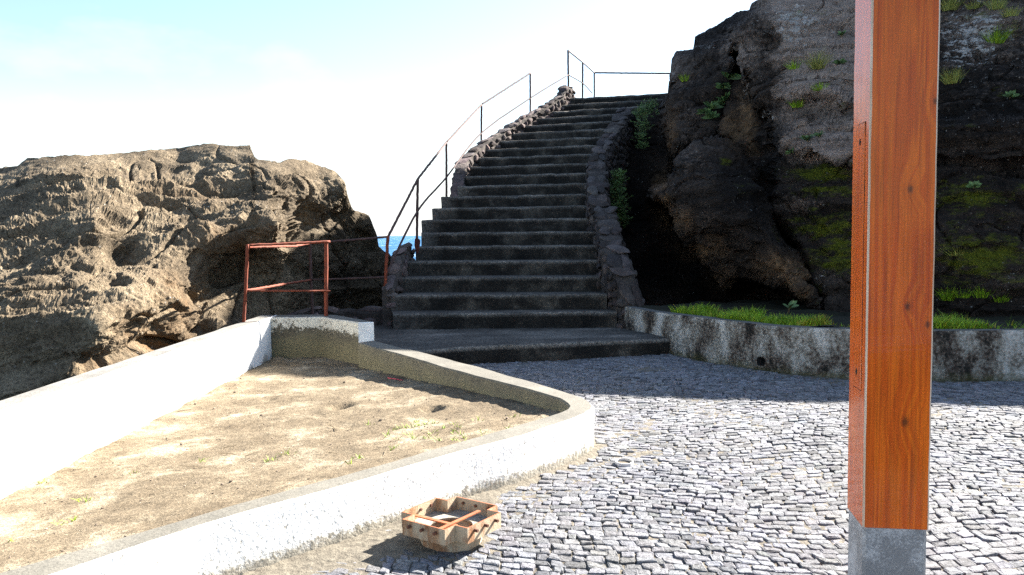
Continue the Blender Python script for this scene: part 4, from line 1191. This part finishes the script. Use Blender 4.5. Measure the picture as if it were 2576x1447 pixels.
def c_paint(q, p, n):
    right = np.clip((q[:, 0] - 1930 + 30 * pnoise(p * 1.4)) / 60, 0, 1)
    low = np.clip((q[:, 1] - 380) / 80, 0, 1) * np.clip((800 - q[:, 1]) / 60, 0, 1)
    moss = right * low * .22 + gauss(q, [(2060, 430, 110, 26, .62), (2090, 490, 90, 16, .42), (2060, 570, 110, 30, .52), (2110, 640, 80, 50, .5), (1824, 408, 22, 9, .7), (1860, 470, 60, 40, .3), (2440, 500, 120, 40, .42), (2470, 650, 110, 60, .55), (2420, 330, 80, 20, .3),
                                         (2080, 205, 60, 6, .50), (2060, 245, 70, 6, .50), (2090, 270, 50, 6, .5), (2460, 40, 90, 25, .45), (2530, 80, 60, 20, .5), (2390, 190, 30, 20, .45), (2040, 40, 90, 8, .45), (2520, 240, 60, 20, .35)])
    ochre = gauss(q, [(1668, 500, 22, 55, .85), (1700, 560, 35, 30, .7), (1760, 630, 60, 22, .6), (1810, 700, 30, 30, .65), (1960, 670, 60, 30, .65), (2000, 700, 30, 25, .6), (2020, 740, 16, 30, .5), (1880, 300, 24, 60, .6), (1850, 330, 30, 50, .45), (1890, 370, 16, 40, .5), (1690, 330, 14, 60, .4)])
    lich = right * np.clip((470 - q[:, 1]) / 150, 0, 1) * .24 + gauss(q, [(1845, 130, 16, 70, .5), (1880, 210, 14, 60, .55), (1930, 290, 22, 22, .55), (1760, 120, 40, 14, .5), (1700, 190, 14, 40, .45), (1700, 380, 12, 60, .45), (1920, 15, 60, 30, .4), (1960, 60, 120, 60, .42), (2080, 690, 30, 50, .45), (1800, 120, 60, 10, .5), (2440, 90, 120, 90, .36)]) 
    lich = np.maximum(lich, .05)
    pale = right * np.clip((420 - q[:, 1]) / 120, 0, 1) * np.clip((2330 - q[:, 0]) / 190, .10, 1) * np.clip(.85 + .45 * fbm(p * np.array([.7, .7, 1.6]), 3), .2, 1.1) + gauss(q, [(1700, 180, 50, 70, .35), (1740, 400, 40, 60, .2), (2020, 520, 60, 20, .35), (2080, 385, 80, 22, .6), (2480, 60, 120, 90, .35)]) + gauss(q, [(1870, 130, 60, 60, .6), (1960, 20, 80, 60, .6)])
    dark = gauss(q, [(1850, 470, 100, 90, .75), (1880, 330, 40, 80, .7), (2450, 260, 130, 150, .85), (2560, 300, 90, 160, .85), (1590, 500, 90, 260, .95), (1640, 680, 120, 90, .95), (1780, 730, 90, 60, .9)]) * np.clip(1 - pale, 0, 1) * (1 - np.clip(ochre * 1.4, 0, 1))  # black crust, with shade painted into the cleft, recess and cave
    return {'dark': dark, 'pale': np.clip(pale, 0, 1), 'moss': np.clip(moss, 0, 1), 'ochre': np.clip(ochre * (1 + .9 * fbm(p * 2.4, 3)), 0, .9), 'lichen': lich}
cu = np.concatenate([np.arange(1480, 2600, 2.3), np.arange(2600, 3405, 9)])
up = lambda k: (lambda us: k * np.clip((us - 1890) / 70, 0, 1))  # raises an unseen hill behind the cliff, added to shade the stairs
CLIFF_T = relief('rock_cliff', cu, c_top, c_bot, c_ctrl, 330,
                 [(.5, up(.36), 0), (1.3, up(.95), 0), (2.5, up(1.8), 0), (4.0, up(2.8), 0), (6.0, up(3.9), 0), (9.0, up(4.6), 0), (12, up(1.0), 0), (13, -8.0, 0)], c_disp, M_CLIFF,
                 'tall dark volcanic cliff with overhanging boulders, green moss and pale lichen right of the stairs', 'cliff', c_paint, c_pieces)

def on(tree, u, v):                             # where the line of sight through that point meets the rock
    d = ray(u * K, v * K).normalized()
    h = tree.ray_cast(Vector((0, 0, HC)), d)
    return (h[0], h[1]) if h[0] else (None, None)

# ------------------------------------------------------------------ plants
def blade(mb, base, d, h, w, bend, tint, seg=3):
    d = Vector(d).normalized(); side = d.cross(Vector((0, 0, 1)))
    if side.length < .1: side = Vector((random.uniform(-1, 1), random.uniform(-1, 1), 0))
    side.normalize(); ang = random.uniform(-.9, .9); side = (Matrix.Rotation(ang, 3, d) @ side)
    out = Vector((d.x, d.y, 0)); v = []
    p = Vector(base); dr = d.copy()
    for i in range(seg + 1):
        t = i / seg; ww = w * (1 - t) * (1 if i else .8) + .0004
        v += [p - side * ww, p + side * ww]
        p = p + dr * (h / seg); dr = (dr + Vector((out.x, out.y, -.6)) * bend / seg).normalized()
    f = [(2 * i, 2 * i + 1, 2 * i + 3, 2 * i + 2) for i in range(seg)]
    mb.add(v, f, 0, tint)
def tuft_at(c, nrm, n, h, name, label, cat, mat, group, spread=.05, w=.004, bend=.7):
    root = c
    mb = MB()
    for _ in range(n):
        a = random.uniform(0, 2 * pi); s = random.uniform(0, 1) ** .6
        d = Vector((cos(a) * s * .8, sin(a) * s * .8, 1)) + (nrm * .35 if nrm else Vector((0, 0, 0)))
        g = random.uniform(.6, 1.35)
        blade(mb, c + Vector((cos(a) * s * spread, sin(a) * s * spread, -.02)), d, h * random.uniform(.5, 1.1), w, bend * random.uniform(.4, 1.3), (g * random.uniform(.85, 1.1), g, g * .8))
    o = mb.build(name, mat); tag(o, label, cat, group)
    return o
GT = 'grass tufts growing on the cliff'
TUFTS = [(2057, 172, .34, 'largest yellow grass tuft on the cliff left of the wooden post', M_TUFT, 60),
         (1998, 172, .16, 'small green tuft left of the largest yellow tuft on the cliff', M_GRASS, 30),
         (2062, 226, .16, 'yellow green tuft on the mossy ledge under the largest yellow tuft', M_GRASS, 34),
         (2008, 268, .18, 'grass tuft on the cliff ledge beside the white lichen streak', M_GRASS, 34),
         (2390, 24, .30, 'pale grass tuft at the top of the cliff touching the wooden post', M_TUFT, 60),
         (2452, 20, .16, 'short pale tuft at the cliff top, second from the wooden post', M_TUFT, 40),
         (2506, 22, .24, 'tall pale tuft at the cliff top, third from the wooden post', M_TUFT, 60),
         (2541, 40, .18, 'pale tuft low at the cliff top beside the frame edge', M_TUFT, 44),
         (2506, 108, .26, 'bright green tuft on the mossy patch below the cliff top row', M_GRASS, 56),
         (2396, 208, .26, 'drooping pale tuft close to the right edge of the wooden post, high up', M_TUFT, 50),
         (2405, 640, .18, 'thin straw coloured tuft on the mossy rock right of the wooden post', M_TUFT, 30),
         (2385, 752, .20, 'green tuft at the cliff foot nearest the wooden post', M_GRASS, 44),
         (2425, 745, .13, 'small green tuft at the cliff foot, second from the wooden post', M_GRASS, 30),
         (2470, 745, .17, 'leafy green tuft at the cliff foot, third from the wooden post', M_GRASS, 40),
         (2515, 757, .14, 'green tuft at the cliff foot, fourth from the wooden post', M_GRASS, 34)]
for (u, v, h, lab, mt, n) in TUFTS:
    c, nr = on(CLIFF_T, u, v)
    if c: tuft_at(c, nr, n * 3, h * 1.1, 'grass_tuft', lab, 'grass tuft', mt, GT, spread=.10, w=.0042)

def rosette(c, nrm, s, n, name, label, group, tint=(1, 1, 1), mat=None):
    root = tag(empty(name, c), label, 'succulent', group)
    mb = MB()
    for k in range(n):
        a = k * 2.4 + random.uniform(-.2, .2); e = random.uniform(.1, 1.0)
        d = (Vector((cos(a), sin(a), 0)) * cos(e) + Vector((0, 0, 1)) * sin(e) + nrm * .5).normalized()
        side = d.cross(nrm if abs(d.dot(nrm)) < .95 else Vector((1, 0, 0))).normalized()
        ln = s * random.uniform(.7, 1.1); w = ln * .17
        p = [c + d * ln * t + Vector((0, 0, -.25 * ln * t * t)) for t in (0, .35, .7, 1)]
        v = [p[0] - side * w * .4, p[0] + side * w * .4, p[1] - side * w, p[1] + side * w, p[2] - side * w * .9, p[2] + side * w * .9, p[3]]
        nn = d.cross(side) * w * .25
        v = v + [p[1] + nn, p[2] + nn]
        g = random.uniform(.6, 1.4)
        mb.add(v, [(0, 1, 3, 7), (0, 7, 2), (2, 7, 8, 4), (7, 3, 5, 8), (4, 8, 6), (8, 5, 6)], 0, tuple(g * t for t in tint))
    mb.build('leaves', mat or M_LEAF, root)
    sb = MB()
    sb.tube([c - nrm * .08, c + nrm * .01], .012, 6); sb.build('stem', M_STALK, root)
    return root
RG = 'succulents rooted in the cliff cracks'
ROS = [(1832, 197, .30, 'topmost succulent in the cliff crack above the overhanging boulder'), (1815, 222, .26, 'second succulent from the top of the cliff crack'), (1826, 255, .30, 'spiky succulent in the middle of the cliff crack'),
       (1806, 270, .30, 'succulent at the right end of the leafy cluster in the cliff crack'), (1785, 275, .32, 'succulent in the centre of the leafy cluster in the cliff crack'), (1772, 283, .26, 'succulent at the left end of the leafy cluster in the cliff crack'), (1792, 298, .26, 'lowest succulent of the cliff crack cluster'),
       (2032, 356, .22, 'grey green succulent on the ledge beside the wooden post'), (2062, 346, .16, 'small succulent right of the grey green one on the ledge'), (1995, 380, .14, 'tiny succulent below and left of the ledge plants'),
       (2450, 473, .16, 'pale star shaped succulent on the dark rock right of the wooden post'), (2540, 246, .16, 'small green succulent on the dark rock at the far right edge'), (2118, 92, .16, 'small bright plant on the ledge near the top left of the wooden post'), (2110, 160, .18, 'grey leaved plant on the cliff touching the left edge of the wooden post')]
for (u, v, s, lab) in ROS:
    c, nr = on(CLIFF_T, u, v)
    if c: rosette(c + nr * .02, nr, s * .85, 16, 'rosette_plant', lab, RG, (1, 1, .9))
def shrub(pts, name, label, n, s, mat):
    """needle-leaved hanging shrub: sprigs spread through a volume given by (u, v, radius_px) discs with a depth"""
    c0 = pts[0][0]; root = tag(empty(name, c0), label, 'shrub')
    mb = MB(); st = MB()
    for _ in range(n):
        c, r = random.choice(pts)
        p = c + Vector((random.gauss(0, .5), random.gauss(0, .45), random.gauss(0, .5))) * r
        a = random.uniform(0, 2 * pi); d = Vector((cos(a) * .7, sin(a) * .7 - .3, random.uniform(.1, 1.0))).normalized()
        ln = s * random.uniform(.6, 1.3)
        if random.random() < .3: mb.tube([p - d * .03, p + d * ln], .003, 4, 1)
        depthf = random.uniform(.55, 1.4)
        for k in range(9):
            q = p + d * ln * k / 8; b = random.uniform(0, 2 * pi)
            e = (d * .6 + Vector((cos(b), sin(b), random.uniform(-.2, .6)))).normalized()
            sd = e.cross(d).normalized(); l2 = s * .42 * random.uniform(.6, 1.2); w = l2 * .13
            mb.add([q - sd * w * .4, q + sd * w * .4, q + e * l2 * .55 + sd * w, q + e * l2, q + e * l2 * .55 - sd * w], [(0, 1, 2, 3, 4)], 0, (depthf, depthf, depthf * .9))
    mb.build('foliage', [mat, M_STALK], root)
def vol(lst, y): return [(DZ(u, v, y), r * y / 2079.0) for (u, v, r) in lst]
shrub(vol([(1553, 450, 14), (1548, 480, 22), (1550, 510, 28), (1556, 535, 26), (1560, 560, 14)], 16.6), 'shrub', 'dark green bushy shrub behind the bend of the stone wall beside the stairs', 320, .16, M_SHRUB)
shrub(vol([(1640, 268, 14), (1620, 278, 16), (1608, 290, 14), (1632, 290, 20), (1615, 320, 16), (1612, 345, 12), (1616, 370, 8)], 18.6), 'shrub', 'pale green trailing shrub hanging below the top of the stone stair wall', 220, .14, M_LEAF)
c, nr = on(CLIFF_T, 1724, 203)
if c: tuft_at(c, nr, 60, .22, 'grass_tuft', 'small tuft on the boulder edge where the top railing meets the rock', 'grass tuft', M_GRASS, GT, .08)
c, nr = on(CLIFF_T, 2010, 742)
pl = D(2010 * K + 0, 742 * K, 11.9)
rosette(PZ(1985, 776, .60) , Vector((0, -.5, 1)).normalized(), .17, 9, 'rosette_plant', 'lone broad leaved seedling at the dark cave mouth behind the grass', RG)

# grass strip in the bed
def grass():
    p = resample(RET, 600); t = np.gradient(p, axis=0); t /= np.linalg.norm(t, axis=1)[:, None]; nr = np.stack([-t[:, 1], t[:, 0]], 1)
    mb = MB(); made = 0
    while made < 15000:
        i = random.randrange(62, 520)
        x = p[i][0]
        o = .2 + abs(random.gauss(0, .55))
        q = p[i] + nr[i] * o
        dens = pnoise(np.array([[q[0] * 1.9, q[1] * 1.9, 0.3]]))[0]
        lim = .95 if x < 3.3 else .75
        if o > lim + .35 * dens: continue
        if dens < -.05 and random.random() < .9: continue
        if 3.25 < x < 3.62 and random.random() < .55: continue      # bare gap in front of the rock foot
        h = BED_T.ray_cast(Vector((q[0], q[1], 3)), Vector((0, 0, -1)))
        z = h[0].z if h[0] else .5
        hh = random.uniform(.05, .15) * (1 + .8 * dens)
        a = random.uniform(0, 2 * pi); g = random.uniform(.55, 1.4)
        dry = random.random() < (.07 if not 3.1 < x < 3.8 else .55)
        tn = (g * 1.5, g * .75, g * .9) if dry else (g * random.uniform(.75, 1.15), g, g * .8)
        blade(mb, (q[0], q[1], z - .01), (cos(a) * .5, sin(a) * .5, 1), hh, .0045, random.uniform(.3, 1.3), tn); made += 1
    tag(mb.build('grass', M_GRASS), 'bright green grass strip along the top of the grey retaining wall', 'grass', kind='stuff')
grass()

# sprouts and small litter in the soil
def weeds():
    mb = MB()
    spots = []
    for _ in range(30):
        spots.append(PZ(random.gauss(1110, 110), random.gauss(1085, 26), .15))
    spots += [PZ(u, v, .05) for u, v in ((503, 1155), (690, 1160), (720, 1150), (670, 1162), (105, 1190), (200, 1240), (215, 1243), (150, 1310), (175, 1300), (30, 1350), (330, 1175), (1040, 1130), (880, 1195), (905, 1180), (990, 1155))]
    mid = [tuple(a) for a in INN] + [(-3.2, 10.9), (-3.2, 1.6)]
    for c in spots:
        if not inside(mid, np.array([c.x]), np.array([c.y]))[0]: continue
        z = soil_at(c.x, c.y)
        for _ in range(random.randint(4, 9)):
            a = random.uniform(0, 2 * pi); g = random.uniform(.8, 1.5)
            blade(mb, (c.x + random.gauss(0, .018), c.y + random.gauss(0, .018), z - .004), (cos(a) * .8, sin(a) * .8, 1), random.uniform(.025, .065), .0035, random.uniform(.2, 1.2), (g, g, g * .6))
    tag(mb.build('weeds', M_GRASS), 'sparse bright green sprouts scattered over the planter soil', 'weeds', kind='stuff')
weeds()
def pebbles():
    mb = MB(); poly = [tuple(a) for a in INN] + [(-3.2, 10.9), (-3.2, 1.6)]
    k = 0
    while k < 420:
        x, y = random.uniform(-3.15, .4), random.uniform(1.8, 10.8)
        if not inside(poly, np.array([x]), np.array([y]))[0]: continue
        r = random.uniform(.004, .011) * (2.0 if random.random() < .07 else 1)
        v, f = blob((x, y, soil_at(x, y) + r * .3), r, r * .8, r * .6, random.uniform(0, 3), 5000 + k, sub=1)
        g = random.uniform(.8, 4.2); mb.add(v, f, 0, (g * 1.1, g, g * .85)); k += 1
    tag(mb.build('pebbles', M_RUBBLE), 'small pebbles and crumbs scattered on the planter soil', 'pebbles', kind='stuff')
pebbles()
def twigs():
    mb = MB()
    for _ in range(70):
        c = PZ(random.gauss(735, 40), random.gauss(893, 16), 0) if random.random() < .6 else PZ(random.uniform(150, 1300), random.uniform(960, 1230), .05)
        if not inside([tuple(a) for a in INN] + [(-3.2, 10.9), (-3.2, 1.6)], np.array([c.x]), np.array([c.y]))[0]: continue
        an = random.uniform(0, pi); ln = random.uniform(.03, .13)
        d = Vector((cos(an), sin(an), random.uniform(-.05, .12))) * ln
        z = soil_at(c.x, c.y) + .006
        m_ = Vector((c.x, c.y, z)); mb.tube([m_ - d, m_ + Vector((random.gauss(0, .006), random.gauss(0, .006), .004)), m_ + d], random.uniform(.0012, .0026), 5)
    tag(mb.build('twigs', M_STALK), 'dry twigs and straw bits littering the planter soil near its far corner', 'twigs', kind='stuff')
twigs()
sb = MB(); a = PZ(975, 958, .04); b = PZ(1014, 963, .05); a.z = soil_at(a.x, a.y) + .012; b.z = soil_at(b.x, b.y) + .012
sb.tube([a, a.lerp(b, .5), b], .004, 8); tag(sb.build('drinking_straw', M_STRAW, smooth=True), 'red plastic straw lying on the shaded soil along the planter wall', 'straw')

# ------------------------------------------------------------------ railings
def rail_part(name, pts, r, mat, parent, jit=.05, step=.05):
    mb = MB(); p = subdiv_line(pts, step)
    p = [q + Vector((random.gauss(0, .0016), random.gauss(0, .0016), random.gauss(0, .0016))) if 0 < i < len(p) - 1 else q for i, q in enumerate(p)]
    mb.tube(p, r, 9, 0, jit); return mb.build(name, mat, parent, True)
# frame at the end of the planter
A0, A1 = DZ(612.5, 812, 10.35), DZ(623, 617, 10.35)
B0, B1 = DZ(820, 796, 11.02), DZ(820.5, 608, 11.02)
C0, C1 = DZ(787, 792, 12.95), DZ(780, 612, 12.95)
E0, E1 = DZ(965, 800, 12.85), DZ(976, 596, 12.85)
Am, Bm, Cm, Em = DZ(618, 731, 10.35), DZ(820, 732, 11.02), DZ(782, 704, 12.95), DZ(970, 697, 12.85)
r1 = tag(empty('railing', B0), 'rusty orange rail frame standing on the end of the white planter', 'railing')
rail_part('post', [A0, Am, A1 + Vector((0, 0, .012))], .021, M_RUST, r1)
rail_part('post', [B0 - Vector((0, 0, .05)), Bm, B1 + Vector((0, 0, .015))], .027, M_RUST, r1)
rail_part('post', [C0 - Vector((0, 0, .1)), Cm, C1 + Vector((0, 0, .015))], .024, M_RUST_SHADE, r1)
rail_part('rail', [A1, B1 + Vector((.05, 0, 0))], .017, M_RUST, r1)
rail_part('rail', [Am, Bm + Vector((.06, 0, 0))], .013, M_RUST, r1)
rail_part('rail', [A1 - Vector((0, 0, .02)), A1.lerp(C1, .72) - Vector((0, 0, .035)), C1], .017, M_RUST, r1)
rail_part('rail', [Am, Cm], .017, M_RUST, r1)
rail_part('rail', [C1, E1], .017, M_RUST_SHADE, r1)
rail_part('rail', [Cm, Em], .015, M_RUST_SHADE, r1)
# the sea side of the stairs
def sl(k): return ST[k - 1][0]
S = [E1]
r2 = tag(empty('railing', Vector((E0.x, E0.y, .2))), 'thin brown iron handrail rising along the sea side of the stairs', 'railing')
rail_part('post', [E0 - Vector((0, 0, .1)), Em, E1 + Vector((0, 0, .015))], .026, M_RUST, r2)
PST = [(1048, 606, 1051, 450, 14.15), (1123, 488, 1123, 358, 16.9), (1210.5, 364, 1211.5, 263, 19.4), (1334, 294, 1334, 184, 21.4)]
tops = [E1]; mids = [Em + Vector((0, 0, .01))]
midv = [(1049.5, 533), (1123, 446), (1211, 335), (1334, 247)]
for (u0, v0, u1, v1, y), (um, vm) in zip(PST, midv):
    a, b = DZ(u0, v0, y), DZ(u1, v1, y)
    rail_part('post', [a - Vector((0, 0, .12)), a.lerp(b, .5), b], .024, M_RUST_SHADE, r2)
    tops.append(b); mids.append(DZ(um, vm, y))
def smooth_path(p, n=8):
    out = []
    for i in range(len(p) - 1):
        a, b, c, d = p[max(i - 1, 0)], p[i], p[i + 1], p[min(i + 2, len(p) - 1)]
        for k in range(n):
            t = k / n
            out.append(.5 * ((2 * b) + (c - a) * t + (2 * a - 5 * b + 4 * c - d) * t * t + (3 * b - a - 3 * c + d) * t ** 3))
    return out + [p[-1]]
for i in range(4): rail_part('rail', [tops[i], tops[i + 1]], .021, M_RUST_SHADE, r2)
mp_end = DZ(1430, 188, 23.2)
rail_part('rail', smooth_path(mids + [mp_end]), .018, M_RUST_SHADE, r2, step=.5)
bs = MB(); bp = DZ(1050, 600, 14.1)
v, f = blob(bp + Vector((0, 0, -.10)), .07, .07, .18, .3, 77); bs.add(v, f, 0, (1.6, .6, .5)); bs.build('rust_stained_footing', M_RUBBLE, r2)
# top of the stairs
r3 = tag(empty('railing', DZ(1430, 232, 23.2)), 'thin dark railing at the head of the stairs running to the rock', 'railing')
T3 = [(1430.5, 240, 1429, 127, 188, 23.2), (1465, 250, 1466, 157, 209, 25.6), (1495, 250, 1495, 183, None, 28.2)]
tp, md = [], []
for (u0, v0, u1, v1, vm, y) in T3:
    a, b = DZ(u0, v0, y), DZ(u1, v1, y); a.z = min(a.z, 5.0)
    rail_part('post', [a, a.lerp(b, .5), b], .028, M_RUST_SHADE, r3); tp.append(b)
    if vm: md.append(DZ((u0 + u1) / 2, vm, y))
rail_part('rail', smooth_path(tp), .022, M_RUST_SHADE, r3, step=.5)
rail_part('rail', smooth_path(md + [DZ(1490, 234, 27.6)]), .018, M_RUST_SHADE, r3, step=.5)
rail_part('rail', [tp[2], DZ(1700, 185, 28.2)], .028, M_RUST_SHADE, r3)

# ------------------------------------------------------------------ wooden post
def wooden_post():
    W = .247; y0 = 3.2
    fl = D(2180 * K, 755 * K, y0)
    root = tag(empty('wooden_post', (fl.x, fl.y, 0)), 'thick varnished orange wooden post with worn pale edges on a grey metal shoe', 'post')
    yaw = radians(-8.5)
    # local frame: x along the front face to the right, y into the post
    root.rotation_euler = (0, 0, yaw)
    zb = .428
    def place(o):
        o.parent = root; return o
    def lbox(name, x0, x1, y0, y1, z0, z1, mats, bv, nz=1, edge=True):
        pr = [(x0 + bv, y0, 0), (x1 - bv, y0, 1), (x1, y0 + bv, 0), (x1, y1 - bv, 1), (x1 - bv, y1, 0), (x0 + bv, y1, 1), (x0, y1 - bv, 0), (x0, y0 + bv, 1)]
        V, Fc, mi = [], [], []
        for j in range(nz + 1):
            z = z0 + (z1 - z0) * j / nz
            for k, (x, y, e) in enumerate(pr): V.append((x, y, z))
        V = np.array(V)
        if nz > 1: V[:, 0] += pnoise(V * np.array([9, 9, 7]) + 3) * .0012; V[:, 1] += pnoise(V * np.array([9, 9, 7]) + 33) * .0012
        for j in range(nz):
            for k in range(8):
                Fc.append((j * 8 + k, j * 8 + (k + 1) % 8, (j + 1) * 8 + (k + 1) % 8, (j + 1) * 8 + k)); mi.append(k % 2 if edge else 0)
        Fc.append(tuple(reversed(range(8)))); mi.append(0); Fc.append(tuple(nz * 8 + k for k in range(8))); mi.append(0)
        me = bpy.data.meshes.new(name); me.from_pydata(V.tolist(), [], Fc)
        for m in mats: me.materials.append(m)
        me.polygons.foreach_set('material_index', np.array(mi, dtype=np.int32)); me.update()
        o = bpy.data.objects.new(name, me); COL.objects.link(o); return o
    place(lbox('timber', 0, W, 0, W, zb, 3.1, [M_WOOD, M_WOOD_EDGE], .007, 120))
    place(lbox('steel_shoe', .004, W - .004, .004, W - .004, -.03, zb - .002, [M_SHOE], .012, 1, False))
    pan = place(lbox('access_panel', -.004, .004, .055, .175, .965, 2.02, [M_WOOD, M_WOOD_EDGE], .002, 4, False))
    gap = place(lbox('panel_joint', -.0015, .004, .052, .178, .961, 2.024, [M_SCREW], .0007, 1, False))
    for z in (1.03, 1.95):
        sm = MB(); k = 14
        V = [(-.0058, .115 + cos(2 * pi * j / k) * .009, z + sin(2 * pi * j / k) * .012) for j in range(k)] + [(-.003, .115 + cos(2 * pi * j / k) * .011, z + sin(2 * pi * j / k) * .014) for j in range(k)]
        me = bpy.data.meshes.new('screw'); me.from_pydata(V, [], [tuple(reversed(range(k)))] + [(j, (j + 1) % k, k + (j + 1) % k, k + j) for j in range(k)]); me.materials.append(M_SCREW)
        o = bpy.data.objects.new('screw', me); COL.objects.link(o); o.parent = pan
wooden_post()

# ------------------------------------------------------------------ cut-off steel post base
def post_base():
    c = Vector((-.329, 4.209, 0)); e1 = Vector((.818, -.575, 0)).normalized(); e2 = Vector((-e1.y, e1.x, 0))
    root = tag(empty('post_base', (c.x, c.y, 0)), 'rusty cross shaped steel socket on a round base, left in the cobbles by the planter', 'post base')
    a, b, th = .14, .219, .007
    def outline(g):
        A, B = a - g, b - g
        return [(-A, -B), (A, -B), (A, -A), (B, -A), (B, A), (A, A), (A, B), (-A, B), (-A, A), (-B, A), (-B, -A), (-A, -A)]
    z0, z1 = .082, .162
    o_, i_ = outline(0), outline(th)
    # inner corner of an offset plus keeps its wall
    mb = MB(); n = 12; V = []
    for pl, z in ((o_, z0), (o_, z1), (i_, z1), (i_, z0)):
        for (x, y) in pl: V.append(tuple(c + e1 * x + e2 * y + Vector((0, 0, z))))
    Fc, mi = [], []
    for r in range(4):
        for k in range(n):
            Fc.append((r * n + k, r * n + (k + 1) % n, ((r + 1) % 4) * n + (k + 1) % n, ((r + 1) % 4) * n + k)); mi.append(1 if r == 1 else 0)
    mesh_obj('cross_collar', V, Fc, [M_RUST_PALE, M_RUST_ORANGE], root, False, mi)
    # floor plate with a round opening
    k = 48; V = []; Fc = []
    def rad(ang):
        best = 9
        for q in range(12):
            x0, y0 = i_[q]; x1, y1 = i_[(q + 1) % 12]; dx, dy = cos(ang), sin(ang)
            den = dx * (y1 - y0) - dy * (x1 - x0)
            if abs(den) < 1e-9: continue
            t = (x0 * (y1 - y0) - y0 * (x1 - x0)) / den; s = (x0 * dy - y0 * dx) / den
            s = ((dx * t - x0) * (x1 - x0) + (dy * t - y0) * (y1 - y0)) / ((x1 - x0) ** 2 + (y1 - y0) ** 2)
            if t > 0 and -.001 <= s <= 1.001: best = min(best, t)
        return best
    for z in (.094, .084):
        for j in range(k):
            an = 2 * pi * j / k; V.append(tuple(c + (e1 * cos(an) + e2 * sin(an)) * .112 + Vector((0, 0, z))))
        for j in range(k):
            an = 2 * pi * j / k; V.append(tuple(c + (e1 * cos(an) + e2 * sin(an)) * max(.125, rad(an) - .001) + Vector((0, 0, z))))
    for j in range(k):
        q = (j + 1) % k
        Fc += [(j, q, k + q, k + j), (2 * k + j, 3 * k + j, 3 * k + q, 2 * k + q), (j, 2 * k + j, 2 * k + q, q)]
    mesh_obj('floor_plate', V, Fc, M_PLATE, root)
    # round pipe underneath
    V, Fc = [], []
    for rr, z in ((.166, -.03), (.163, .004), (.160, .012), (.158, .083), (.120, .083), (.118, -.03)):
        for j in range(k): V.append(tuple(c + Vector((cos(2 * pi * j / k) * rr, sin(2 * pi * j / k) * rr, z))))
    for r in range(5):
        for j in range(k): Fc.append((r * k + j, r * k + (j + 1) % k, (r + 1) * k + (j + 1) % k, (r + 1) * k + j))
    Fc.append(tuple(5 * k + j for j in range(k)))
    mesh_obj('round_base', V, Fc, M_RUST_PALE, root, True)
    # flat bars across the opening
    for (x0, y0, x1, y1, zz) in ((-a - .03, -.103, a - .02, -.103, z1 - .020), (.093, a - .02, .093, -b + th + .001, z1 - .0135)):
        p0, p1 = c + e1 * x0 + e2 * y0, c + e1 * x1 + e2 * y1
        d = (p1 - p0).normalized(); s = Vector((-d.y, d.x, 0)) * .011
        V = [tuple(q + Vector((0, 0, z))) for z in (zz, zz + .006) for q in (p0 - s, p1 - s, p1 + s, p0 + s)]
        mesh_obj('cross_bar', V, [(0, 3, 2, 1), (4, 5, 6, 7), (0, 1, 5, 4), (1, 2, 6, 5), (2, 3, 7, 6), (3, 0, 4, 7)], M_RUST_ORANGE, root)
    # bolts, three through each arm
    for (ax, sg) in ((0, -1), (0, 1), (1, -1), (1, 1)):
        for s in (-.085, 0, .085):
            if ax == 0: p = c + e1 * s + e2 * b * sg; d = e2 * sg
            else: p = c + e1 * b * sg + e2 * s; d = e1 * sg
            p = p + Vector((0, 0, z1 - .026))
            mb = MB(); mb.tube([p - d * .016, p + d * .004, p + d * .0045, p + d * .022], .0085, 6)
            mb.build('bolt', M_BOLT, root)
M_PLATE = simple_noise_mat('silted_plate', (0.16, 0.135, 0.10), (0.34, 0.31, 0.26), 26)
M_BOLT = rust_mat('rusty_bolt', (0.06, 0.022, 0.012), (0.16, 0.06, 0.03))
post_base()

# ring of pipe in the cobbles
def ring():
    c = Vector((.764, 5.633, 0)); k = 32; V, Fc = [], []
    for rr, z in ((.064, -.02), (.064, .022), (.062, .025), (.056, .025), (.054, .022), (.054, .004)):
        for j in range(k): V.append(tuple(c + Vector((cos(2 * pi * j / k) * rr, sin(2 * pi * j / k) * rr, z + .004 * sin(2 * pi * j / k)))))
    for r in range(5):
        for j in range(k): Fc.append((r * k + j, r * k + (j + 1) % k, (r + 1) * k + (j + 1) % k, (r + 1) * k + j))
    root = tag(empty('pipe_ring', c), 'pale cut off pipe ring set flush in the cobbles near the planter corner', 'pipe')
    mesh_obj('rim', V, Fc, M_PVC, root, True)
    mesh_obj('sand_fill', [tuple(c + Vector((cos(2 * pi * j / k) * .0545, sin(2 * pi * j / k) * .0545, .008 + .004 * sin(2 * pi * j / k)))) for j in range(k)], [tuple(range(k))], M_JOINT, root)
ring()
